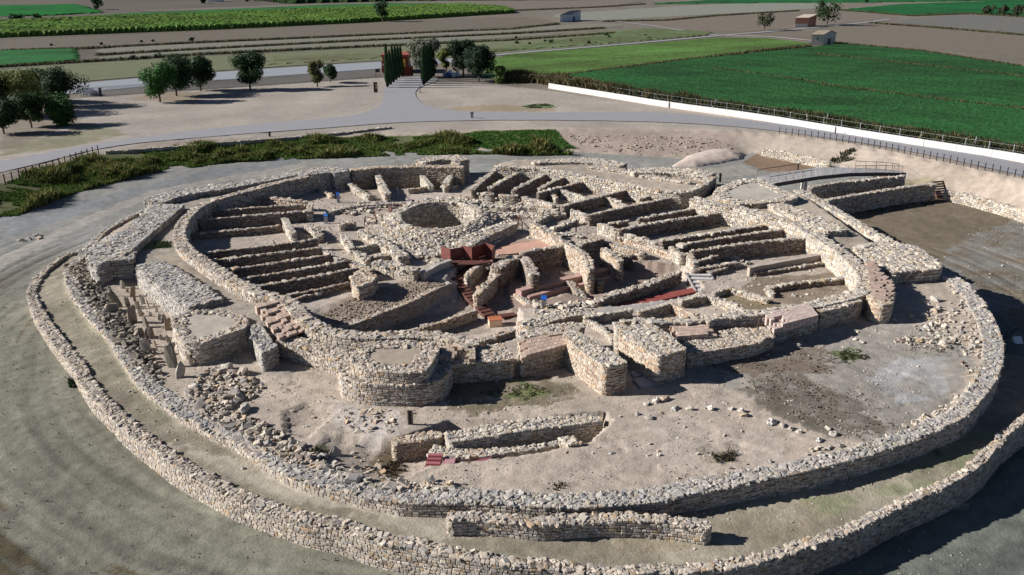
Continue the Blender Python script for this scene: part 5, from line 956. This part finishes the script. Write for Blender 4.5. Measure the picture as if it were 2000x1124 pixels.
# ------------------------------------------------------------------ huts
def hut(name, label, near, left, right, hw, hr, wallcol, roofcol, kind, door=None, low=None, win=False):
    c, l, r = [np.array(W(*p)) for p in (near, left, right)]; root = empty(name, tuple(c), label, 'hut'); L = l-c; R = r-c
    f = R+L; A = Acc(); B = [np.zeros(3), R, R+L, L]
    hz = [hw, hw, hw, hw] if kind == 'gable' else [hw, hr, hr, hw]
    V = [(*p[:2], -.1) for p in B]+[(*p[:2], z) for p, z in zip(B, hz)]; F_ = [(0, 1, 5, 4), (1, 2, 6, 5), (2, 3, 7, 6), (3, 0, 4, 7)]
    if kind == 'gable': V += [(*(R/2)[:2], hr), (*(R/2+L)[:2], hr)]; F_ = [(0, 1, 5, 8, 4), (1, 2, 6, 5), (2, 3, 7, 9, 6), (3, 0, 4, 7)]
    A.add(V, F_, wallcol); wl = A.build('wall', M_PT, root)
    lu = L/np.linalg.norm(L); ru = R/np.linalg.norm(R); e = .3; A = Acc()
    def slab(p, q, s, t, th=.14): A.add([*p, *q, *s, *t, *(p+[0, 0, th]), *(q+[0, 0, th]), *(s+[0, 0, th]), *(t+[0, 0, th])], [(0, 3, 2, 1), (4, 5, 6, 7), (0, 1, 5, 4), (1, 2, 6, 5), (2, 3, 7, 6), (3, 0, 4, 7)], roofcol)
    Z = np.array([0, 0, 1.])
    if kind == 'gable':
        sl_ = (hr-hw)/np.linalg.norm(R/2); slab(-lu*e-ru*e+Z*(hw-sl_*e+.02), R/2-lu*e+Z*(hr+.02), R/2+L+lu*e+Z*(hr+.02), L+lu*e-ru*e+Z*(hw-sl_*e+.02)); slab(R+ru*e-lu*e+Z*(hw-sl_*e+.02), R+ru*e+L+lu*e+Z*(hw-sl_*e+.02), R/2+L+lu*e+Z*(hr+.021), R/2-lu*e+Z*(hr+.021))
    else:
        sl_ = (hr-hw)/np.linalg.norm(R); slab(-lu*e-ru*e+Z*(hw-sl_*e+.02), R+ru*e-lu*e+Z*(hr+sl_*e+.02), R+ru*e+L+lu*e+Z*(hr+sl_*e+.02), L+lu*e-ru*e+Z*(hw-sl_*e+.02))
    A.build('roof', M_WD, root)
    if door: A = Acc(); p = R*door[0]; q = R*door[1]; nrm = -lu*.05; beam(A, p+nrm+[0, 0, 1.05], q+nrm+[0, 0, 1.05], .08, 2.1, door[2]); A.build('door', M_PT, root)
    if win:
        A = Acc(); nrm = -ru*.03; beam(A, L*.42+nrm+[0, 0, 2.3], L*.56+nrm+[0, 0, 2.3], .05, .6, (.06,.05,.05)); A.build('window', M_PT, root); A = Acc(); p = R*.38; q = R*.62; beam(A, p-lu*.05+[0, 0, 1.05], q-lu*.05+[0, 0, 1.05], .08, 2.1, (.10,.07,.05)); A.build('door', M_PT, root)
    if low is not None: A = Acc(); nrm = -ru*.04; beam(A, nrm+lu*.02+[0, 0, low/2], L+nrm+[0, 0, low/2], .06, low, (.62, .58, .52)); A.build('rendered_base', M_PT, root)
    return root
hut('stone_hut', "pale plastered hut with a tiled gable roof at the edge of the dark green field", (1606,89.5), (1583.5,89.5), (1630.5,86.3), 3.6, 4.7, (.52,.48,.40), (.30,.25,.19), 'gable', win=True)
hut('stone_hut', "white shed with a sloping roof and a door among the middle fields", (1115,42.3), (1094,44), (1134,40), 3.1, 4.6, (.60,.58,.56), (.36,.31,.25), 'mono', door=(.18, .42, (.10,.13,.2)))
hut('brick_hut', "orange brick hut with a pale lower wall beside the full green tree", (1577,53.6), (1552,53.8), (1593,50.4), 3.9, 4.7, (.50,.22,.13), (.48,.42,.34), 'mono', low=1.5)
# white far shed + dish at top
A = Acc(); p = W(422, 4); root = empty('far_shed', tuple(p), "tiny pale shed at the top edge of the left fields", 'shed'); bx(A, (0, 0, 1.5), (9, 5, 3.), (.5, .5, .48)); A.build('wall', M_PT, root); A = Acc(); prism(A, [(-4.8, -2.8), (4.8, -2.8), (4.8, 2.8), (-4.8, 2.8)], 3., 3.3, (.3, .3, .3)); A.build('roof', M_WD, root)
# entrance building
c = W(745, 146); root = empty('entrance_building', tuple(c), "reception building clad in rusty red panels with a yellow wall, behind the left cypresses", 'building')
RC = (.26, .07, .04)
A = Acc(); bx(A, (3.3, 7, 2.1), (6.6, 8, 4.2), RC); bx(A, (.2, 2.9, 1.7), (.9, .5, 3.), RC); A.build('wall', M_PT, root)
A = Acc(); bx(A, (3.4, 6.8, 4.45), (7.4, 9, .5), (.30, .08, .05)); A.build('roof', M_PT, root)
A = Acc(); bx(A, (5.3, 3.6, 1.9), (1.5, 2.8, 3.4), (.68, .42, .08)); y_ = A.build('yellow_wall', M_PT, root)
A = Acc(); bx(A, (5.3, 2.17, 2.2), (.6, .06, .9), (.12, .07, .03)); A.build('window', M_PT, y_)
A = Acc(); bx(A, (.2, 2.61, 2.2), (.35, .05, .45), (.75, .72, .68)); A.build('notice', M_PT, root)
p = W(786, 149.5); root = empty('entrance_gate', tuple(p), "rust red slatted entrance gate panels between the two rows of cypresses", 'gate')
A = Acc(); q = np.array(W(806, 149))-np.array(p); beam(A, (0, 0, 1.2), q+[0, 0, 1.2], .12, 2.2, (.22, .05, .035)); pn_ = A.build('gate_panel', M_PT, root)
A = Acc()
for k in range(9): z = q*k/8; bx(A, (z[0], z[1]-.1, 1.25), (.09, .08, 2.4), (.15, .035, .03))
A.build('slat', M_PT, pn_)
for z in ((0, 0, 0), tuple(q)): A = Acc(); bx(A, (z[0], z[1], 1.35), (.28, .28, 2.7), (.05, .03, .03)); A.build('gate_post', M_PT, root)
# sign board by the fence
p = W(738, 151); root = empty('notice_board', tuple(p), "dark notice board on two legs in front of the bar fence end", 'board'); A = Acc(); bx(A, (0, 0, 1.6), (1.1, .08, .8), (.03,.035,.04)); A.build('panel', M_PT, root)
for s in (-.5, .5): A = Acc(); bx(A, (s, .05, .9), (.08, .08, 1.8), (.04,)*3); A.build('leg', M_DM, root)
# rusty totem
p = W(734, 181); root = empty('totem_sign', tuple(p), "dark rusty steel totem with pale cut out figures beside the entrance path", 'totem'); A = Acc(); bx(A, (0, 0, 1.1), (.85, .22, 2.2), (.06, .035, .025)); bx(A, (0, 0, 2.22), (.95, .3, .06), (.05, .03, .02)); A.build('panel', M_PT, root)
A = Acc()
for z, w in ((1.75, .32), (1.4, .2), (1.05, .3)): bx(A, (.18, -.125, z), (w, .03, .22), (.55, .5, .42))
A.build('cut_out', M_PT, root)
p = W(821, 182); root = empty('path_post', tuple(p), "short dark post on a pale stone base in front of the right cypresses", 'post'); A = Acc(); bx(A, (0, 0, .2), (.5, .4, .4), (.55,.52,.48)); A.build('base', M_PT, root); A = Acc(); tube(A, (0, 0, .35), (0, 0, 1.9), .08, .08, (.03,)*3); A.build('pole', M_DM, root)
# sacks
for i, (u, v, w, c, l) in enumerate([(868,150,1.0,(.66,.68,.70),"grey white big sack at the left of the sack pile"),(875,151,1.1,(.06,.14,.36),"blue tarpaulin bundle under the white sacks"),(879,149,1.2,(.78,.80,.82),"tall white big sack in the middle of the sack pile"),(886,151,1.0,(.74,.76,.78),"white big sack right of the tall one"),(893,150,1.1,(.80,.81,.82),"tilted white big sack at the right end of the pile")]):
    me = stone_mesh('big_sack', 1, .9, 1., c, 300+i, 'slab'); me.materials[0] = M_PT; o = put(me, 'big_sack', W(u, v), (0, rng.normal(0, .08), rng.uniform(0, 3)), l, 'sack', 'big builders sacks under the dark trees'); o.scale = (w, w, w*1.25)
# parked car
def car(loc, yaw):
    root = empty('parked_car', loc, "dark blue car parked on the road verge behind the bar fence", 'car'); root.rotation_euler = (0, 0, yaw)
    A = Acc(); prof = [(-2.1, .35), (-2.15, .75), (-1.95, .95), (-1.3, 1.0), (1.0, .98), (2.0, .85), (2.15, .6), (2.1, .35)]
    def ext(A, prof, w0, w1, col):
        n = len(prof); V = [(x, -w0, z) if z < .9 else (x, -w1, z) for x, z in prof]+[(x, w0, z) if z < .9 else (x, w1, z) for x, z in prof]
        A.add(V, [tuple(range(n)), tuple(range(2*n-1, n-1, -1))]+[(i, n+i, n+(i+1) % n, (i+1) % n) for i in range(n)], col)
    ext(A, prof, .86, .82, (.02, .03, .055)); A.build('body', M_PT, root)
    A = Acc(); ext(A, [(-1.55, .99), (-1.15, 1.42), (.1, 1.46), (.95, .99)], .7, .68, (.02, .03, .05)); A.build('cabin', M_PT, root)
    A = Acc(); A.add([(.17, -.6, 1.46), (.17, .6, 1.46), (1.0, .66, 1.02), (1.0, -.66, 1.02)], [(0, 1, 2, 3)], (.5, .55, .6)); A.build('windscreen', M_GM, root)
    A = Acc(); A.add([(-1.22, -.6, 1.43), (-1.62, -.66, 1.02), (-1.62, .66, 1.02), (-1.22, .6, 1.43)], [(0, 1, 2, 3)], (.5, .55, .6)); A.build('rear_window', M_GM, root)
    for s in (-1, 1):
        A = Acc(); A.add([(-1.3, s*.70, 1.04), (-1.05, s*.70, 1.36), (.05, s*.70, 1.38), (.7, s*.70, 1.04)], [(0, 1, 2, 3)], (.04, .05, .06)); A.build('side_window', M_PT, root)
        A = Acc(); bx(A, (2.1, s*.6, .68), (.08, .3, .14), (.8, .8, .8)); A.build('headlight', M_PT, root)
        for x in (-1.3, 1.35):
            A = Acc(); tube(A, (x, s*.72, .33), (x, s*.9, .33), .33, .33, (.015,)*3, 14); w = A.build('wheel', M_PT, root); A = Acc(); tube(A, (x, s*.9, .33), (x, s*.92, .33), .19, .19, (.4,)*3, 10); A.build('rim', M_PT, w)
car(tuple(W(176, 186)), math.radians(-35))
p = W(197, 189); root = empty('gate_pillar', tuple(p), "narrow dark pillar beside the parked car, in the line of the bar fence", 'pillar'); A = Acc(); bx(A, (0, 0, .85), (.45, .3, 1.7), (.02,.025,.035)); A.build('pillar', M_PT, root); A = Acc(); prism(A, [(-.25, -.18), (.25, -.18), (.25, .18), (-.25, .18)], 1.7, [1.72, 1.95, 1.95, 1.72], (.02,.025,.035)); A.build('cap', M_PT, root)
# ------------------------------------------------------------------ info posts
def post(label, u, v, hpx, w, col, topcol=None, group=None, name='info_post', two=False):
    p = hit(u, v); h = hpx*mpp(p)*1.06; root = empty(name, p, label, 'post', group); A = Acc()
    if two:
        for s in (-1, 1): bx(A, (s*w*.33, 0, h/2), (w*.22, w*.5, h), col)
        bx(A, (0, .02, h*.5), (w*.5, w*.1, h*.96), tuple(np.array(col)*.5))
    else: bx(A, (0, 0, h/2), (w, w*.6, h), col)
    A.build('column', M_PT, root)
    if topcol is not None:
        A = Acc(); prism(A, [(-w*.6, -w*.45), (w*.6, -w*.45), (w*.6, w*.45), (-w*.6, w*.45)], h, [h+.05, h+.05, h+.3, h+.3] , topcol); A.build('top_panel', M_PT, root)
    return root
post("twin slatted wooden post on the bare ground in front of the two tiered tower", 802, 829, 29, .36, (.16,.13,.11), name='wooden_post', two=True)
post("grey stone bollard beside the path junction", 922, 232, 9, .5, (.33,.31,.30), (.06,.06,.06))
post("slim dark marker post beside the path above the reeds", 527, 267, 9, .3, (.05,.05,.055), (.4,.4,.4))
post("pale information post with a blue tilted top on the floor below the clay bench", 1062, 602, 17, .4, (.45,.42,.37), (.02,.11,.42))
post("information post with a blue top at the end of the uppermost left partitions", 661, 396, 14, .3, (.25,.28,.36), (.02,.09,.36))
post("information post with a blue top in the ring street beside the left storerooms", 637, 437, 14, .35, (.40,.42,.46), (.03,.13,.42))
post("slim grey post in front of the earth floored rear room", 777, 382, 14, .12, (.35,.35,.37))
post("slim dark post in the ring street right of the pink floor", 1125, 454, 24, .14, (.05,.04,.045), name='dark_post')
post("slim dark post on the sunlit wall of the slanting rooms", 1034, 392, 14, .1, (.06,.05,.05), name='dark_post')
post("dark marker post with a flat top where the footbridge lands on the rampart", 1406, 356, 13, .3, (.035,.03,.03), (.03,.03,.03), name='dark_post')
post("rusty leaning post on the footbridge side railing", 1558, 332, 12, .2, (.06,.045,.045), name='dark_post')
post("small dark bent post at the gap of the bank fence", 1631, 263, 13, .15, (.035,.03,.03), name='dark_post')
post("low tubular lamp post beside the two broken walls near the well on the left", 695, 384, 12, .1, (.5,.5,.5), name='lamp_post')
# ------------------------------------------------------------------ footbridge
far_ = [(1478,346),(1540,336),(1600,327),(1670,328),(1730,331),(1766,336)]; near_ = [(1503,360),(1550,352),(1600,344),(1660,338),(1720,337),(1770,338)]
zb_ = [.75, .8, .85, .75, .45, .1]
Fp = np.array([W(*p, z) for p, z in zip(far_, zb_)]); Np = np.array([W(*p, z) for p, z in zip(near_, zb_)]); o0 = Np[0].copy()
root = empty('footbridge', tuple(o0), "arched grey wooden footbridge crossing the moat, with thin rusty side rails", 'footbridge')
s_ = np.linspace(0, 5, 61); Fd = np.stack([np.interp(s_, range(6), Fp[:, k]) for k in range(3)], 1)-o0; Nd = np.stack([np.interp(s_, range(6), Np[:, k]) for k in range(3)], 1)-o0
A = Acc()
for k in range(60):
    a, b, c, d = Nd[k], Nd[k+1], Fd[k+1], Fd[k]; b = a+(b-a)*.93; c = d+(c-d)*.93; V = [a, b, c, d, *[q-[0, 0, .08] for q in (a, b, c, d)]]; A.add(np.array(V), [(0, 1, 2, 3), (7, 6, 5, 4), (0, 4, 5, 1), (1, 5, 6, 2), (2, 6, 7, 3), (3, 7, 4, 0)], np.array((.33, .325, .32))*rng.uniform(.85, 1.1))
A.build('deck', M_WD, root)
for Q in (Nd, Fd):
    A = Acc()
    for k in range(0, 60, 3): beam(A, Q[k]-[0, 0, .3], Q[min(k+3, 60)]-[0, 0, .3], .12, .42, (.05,)*3)
    A.build('girder', M_DM, root)
for t in (18, 46):
    for Q in (Nd, Fd): A = Acc(); q = Q[t]; bx(A, (q[0], q[1], q[2]-1.6), (.3, .3, 2.4), (.3,.28,.25)); A.build('pier', M_WH, root)
for Q, a, b in ((Nd, 0, 20), (Fd, 0, 18), (Nd, 38, 58), (Fd, 36, 56)):
    A = Acc()
    for k in range(a, b, 2): beam(A, Q[k]+[0, 0, .95], Q[k+2]+[0, 0, .95], .08, .06, (.05,)*3)
    for k in range(a, b+1, 4): bx(A, (Q[k][0], Q[k][1], Q[k][2]+.45), (.05, .05, 1.), (.35, .2, .18))
    for z in (.35, .65):
        for k in range(a, b, 2): beam(A, Q[k]+[0, 0, z], Q[k+2]+[0, 0, z], .015, .015, (.3, .2, .18))
    A.build('railing', M_PT, root)
# ------------------------------------------------------------------ rusty stairs
def stair(name, label, top, bot, wd, n, mat=M_CO, ztop=None, zbot=None, side=True, tread=.05, cat='stair'):
    a = np.array(W(*top, ztop)); b = np.array(W(*bot, zbot)); root = empty(name, tuple(b), label, cat); d = (b-a)[:2]; L = np.linalg.norm(d); d /= L; yaw = math.atan2(d[1], d[0]); s = np.array([-d[1], d[0]])
    for k in range(n):
        t = (k+.5)/n; p = a[:2]+d*L*t-b[:2]; z = a[2]+(b[2]-a[2])*(k/n)-b[2]
        A = Acc(); bx(A, (p[0], p[1], z-tread/2), (L/n*1.05, wd, tread), (.3,)*3, yaw); bx(A, (p[0]+d[0]*L/n*.48, p[1]+d[1]*L/n*.48, z-(a[2]-b[2])/n*.35), (.02, wd, (a[2]-b[2])/n*.6), (.3,)*3, yaw); A.build('step', mat, root)
    if side:
        for q in (-1, 1): A = Acc(); e0 = np.r_[a[:2]-b[:2]+s*q*wd/2, a[2]-b[2]-.15]; e1 = np.r_[s*q*wd/2, -.1]; beam(A, e0, e1, .04, .3, (.3,)*3); A.build('stringer', mat, root)
    return root
stair('steel_stair', "long rusty steel stair dropping into the excavated corridor", (890,548), (962,622), 1.05, 13, ztop=-.1, zbot=-1.15)
stair('steel_stair', "short upper flight of rusty steel steps rising to the viewing box", (944,506), (893,538), .95, 7, ztop=.9, zbot=-.1)
p0 = np.array(W(886, 542, .05)); root = empty('steel_landing', tuple(p0), "square rusty steel landing between the two flights of steps", 'landing'); A = Acc(); bx(A, (0, 0, 0), (1.7, 1.5, .08), (.3,)*3, .3); A.build('plate', M_CO, root)
A = Acc()
for s in (-.6, .6): bx(A, (s, 0, -.6), (.1, .1, 1.2), (.3,)*3)
A.build('leg', M_DM, root)
# viewing box
root = empty('viewing_box', tuple(W(905, 505, .9)), "rusty red steel viewing box with folded parapet panels above the excavated corridor", 'viewing platform'); ob = np.array(W(905, 505, .9))
def pan(nm, pts, zb, ztp, par=root):
    A = Acc(); Q = [np.array(W(u, v, .9))-ob for u, v in pts]
    for a, b in zip(Q[:-1], Q[1:]): beam(A, a+[0, 0, (zb+ztp)/2], b+[0, 0, (zb+ztp)/2], .05, ztp-zb, (.3,)*3)
    return A.build(nm, M_CP, par)
pan('back_panel', [(905,504),(922,508),(948,499)], 0, 1.25); pan('right_panel', [(948,499),(966,504),(962,512)], -.3, 1.25); pan('left_panel', [(862,502),(880,508),(905,504)], 0, 1.1)
A = Acc(); Q = [np.array(W(u, v, .9))-ob for u, v in [(862,502),(905,504),(948,499),(962,511),(925,516),(884,516)]]; prism(A, Q, -.12, -.04, (.3,)*3); A.build('floor_plate', M_CO, root)
# handrail frames left of the well
for i, (pts, l) in enumerate([([(713,446),(714,440),(736,444),(731,424)], "rusty steel guard frame in the small rooms left of the well"), ([(766,428),(760,424)], "rusty steel panel on two posts on the left rim of the well"), ([(1012,446),(1020,450),(1008,436)], "dark steel guard frame at the right end of the rubble arm")]):
    p = hit(*pts[0]); root = empty('guard_frame', p, l, 'guard frame'); ps = [np.array(hit(*q))-np.array(p) for q in pts]; A = Acc()
    for a, b in zip(ps[:-1], ps[1:]): beam(A, a+[0, 0, .95], b+[0, 0, .95], .07, .07 if i != 1 else .6, (.3,)*3); beam(A, a+[0, 0, .45], b+[0, 0, .45], .05, .05, (.3,)*3)
    A.build('rail', M_CO, root)
    for a in ps: A = Acc(); bx(A, (a[0], a[1], .5), (.1, .1, 1.), (.3,)*3); A.build('leg', M_CO, root)
for i, (u, v) in enumerate([(892,480),(917,472),(945,464),(978,452),(778,414),(818,404),(858,398)]):
    post("slim rusty handrail post on the rim of the stone well, one of a spaced row", u, v, 13, .07, (.08,.035,.03), group='handrail posts round the stone well', name='rail_post')
# orange box + plate
p = W(967, 634, -1.1); root = empty('junction_box', tuple(p), "orange topped cream box on the corridor floor at the foot of the steel stair", 'box'); A = Acc(); bx(A, (0, 0, .22), (1.1, .8, .6), (.62,.46,.33), .2); A.build('case', M_PT, root); A = Acc(); bx(A, (0, 0, .545), (1.16, .86, .05), (.42,.15,.07), .2); A.build('lid', M_PT, root)
p = W(990, 618, -1.0); root = empty('steel_plate', tuple(p), "flat rusty steel plate lying right of the orange box", 'plate'); A = Acc(); bx(A, (0, 0, .1), (1.5, .7, .08), (.3,)*3, .35); A.build('plate', M_CO, root)
# metal stair down to the right moat
stair('steel_stair', "brown steel stair leading down the stone wall into the right moat", (1831,354), (1842,390), 1.9, 8, ztop=-.7, zbot=-2.9)
for s in (-1, 1):
    pass
p = W(1841, 393, -2.95); root = empty('stair_plinth', tuple(p), "pale concrete slab at the foot of the brown moat stair", 'slab'); A = Acc(); bx(A, (0, 0, .05), (2.0, .8, .16), (.4,)*3); A.build('slab', M_WH, root)
# small stone stair on the sunken street
a = np.array(W(1362, 534, .8)); b = np.array(W(1384, 572, .0)); root = empty('stone_stair', tuple(b), "small stair of pale stone treads rising from the sunken street", 'stair'); 
for k in range(5):
    t = k/5; p = a+(b-a)*(t+.1)-b; A = Acc(); bx(A, (p[0], p[1], p[2]/2-.15+.05), (2.0, abs(b[1]-a[1])/5*1.02, p[2]+.35), (.36,.34,.33), -.12); bx(A, (p[0], p[1]-.05, p[2]+.06), (2.1, abs(b[1]-a[1])/5*.9, .08), (.5,.48,.46), -.12); A.build('tread', M_ST, root)
for s in (-1.1, 1.1): A = Acc(); beam(A, a-b+[s, 0, .05], [s, 0, .05], .1, .25, (.25,.23,.22)); A.build('stringer', M_ST, root)
# pink gravel strips and paving in the street
def strip_on(name, label, poly, z, col, th=.06, step=0):
    A = Acc(); P = P3(poly, z); prism(A, P, z-.4, z, col); o = A.build(name, M_GR); return tag(o, label, name.replace('_', ' '))
strip_on('red_paving', "long red gravel strip along the sunken street", [(1178,604),(1210,594),(1290,574),(1366,560),(1376,566),(1300,584),(1215,604),(1190,610)], .12, (.26,.075,.06))
strip_on('purple_paving', "long purple gravel ramp in the ring street behind the well", [(698,400),(800,386),(804,392),(720,406),(702,408)], .8, (.30,.23,.26))
strip_on('stone_slab', "long pale stone slab lying at the right of the small stair", [(1409,545),(1415,543),(1436,557),(1430,559)], .35, (.50,.47,.44))
strip_on('stone_slab', "flat grey paving slab between the gate walls, nearest the front", [(1236,740),(1262,734),(1284,748),(1252,757)], 1.0, (.36,.35,.35))
strip_on('stone_slab', "flat grey paving slab behind the nearest one between the gate walls", [(1232,726),(1248,722),(1262,731),(1238,736)], 1.0, (.34,.33,.34))
strip_on('clay_paving', "pink trampled clay floor right of the viewing box", [(966,486),(1020,474),(1058,470),(1078,483),(1020,494),(972,498)], .62, (.50,.31,.235))
# red steps in the front dig
a = np.array(W(845, 900, .45)); root = empty('red_steps', tuple(a), "ribbed dark red steps at the end of the front dig", 'steps')
for k in range(6): A = Acc(); bx(A, (.15-.05*k, -.24*k+.2, .15-.13*k), (.85, .26, .3), (.28,.09,.10) if k % 2 else (.34,.13,.14), -.05); A.build('step', M_PT, root)
A = Acc(); bx(A, (.95, -.35, -.1), (.7, 1.3, .35), (.40,.22,.23), -.08); A.build('landing', M_PT, root)
A = Acc(); q0 = np.array(W(880, 915, .45))-a; q1 = np.array(W(960, 897, .45))-a; beam(A, q0, q1, .25, .12, (.26,.09,.12)); A.build('red_kerb', M_PT, root)
# orange net in the tower top
A = Acc(); q = P3([(776,692),(790,684),(806,686),(812,694),(800,706),(782,704)], 2.97); x, y = scatter(q, 22); blocks(A, np.stack([x, y, np.full(len(x), 2.86)+rng.uniform(0, .03, len(x))], 1), np.tile([.13, .10, .03], (len(x), 1)), rng.uniform(0, 6.28, len(x)), .4, (.50, .22, .14), .2); tag(A.build('brick_debris', M_ST), "scatter of orange brick chips on the earth top of the two tiered tower", 'brick chips', kind='stuff')
# small machine in the moat shade at the right edge
p = W(1990, 690, -1.9); root = empty('pump_cart', tuple(p), "small cart with white hood and pale blue wheel in shade at the right edge", 'cart'); A = Acc(); bx(A, (0, 0, .45), (.7, .9, .35), (.05,.06,.09)); A.build('chassis', M_PT, root)
A = Acc(); prism(A, [(-.35, .2), (.3, .2), (.35, .75), (-.3, .8)], .6, [.75, .8, 1.15, 1.1], (.75,.78,.82)); A.build('hood', M_PT, root)
for x in (-.42, .42): A = Acc(); tube(A, (x-.06, -.3, .32), (x+.06, -.3, .32), .32, .32, (.03,.03,.04), 14); w_ = A.build('wheel', M_PT, root); A = Acc(); tube(A, (x-.075, -.3, .32), (x+.075, -.3, .32), .2, .2, (.25,.55,.8), 12); A.build('rim', M_PT, w_)
A = Acc(); 
for s in (-.25, .25): beam(A, (s, -.3, .6), (s, -1.2, 1.0), .04, .04, (.6,.6,.62))
A.build('handle', M_PT, root)
# picnic style low rail on the far right bank, wooden edging
polyfence('edge_rail', "low wooden edging with short posts at the foot of the sandy bank, far right", [(1868,368),(1900,376),(1940,386),(2000,402),(2060,420)], 12, .35, .16, M_CO, (.25,), z0=-1.2, rail_w=.1, use_hit=True)
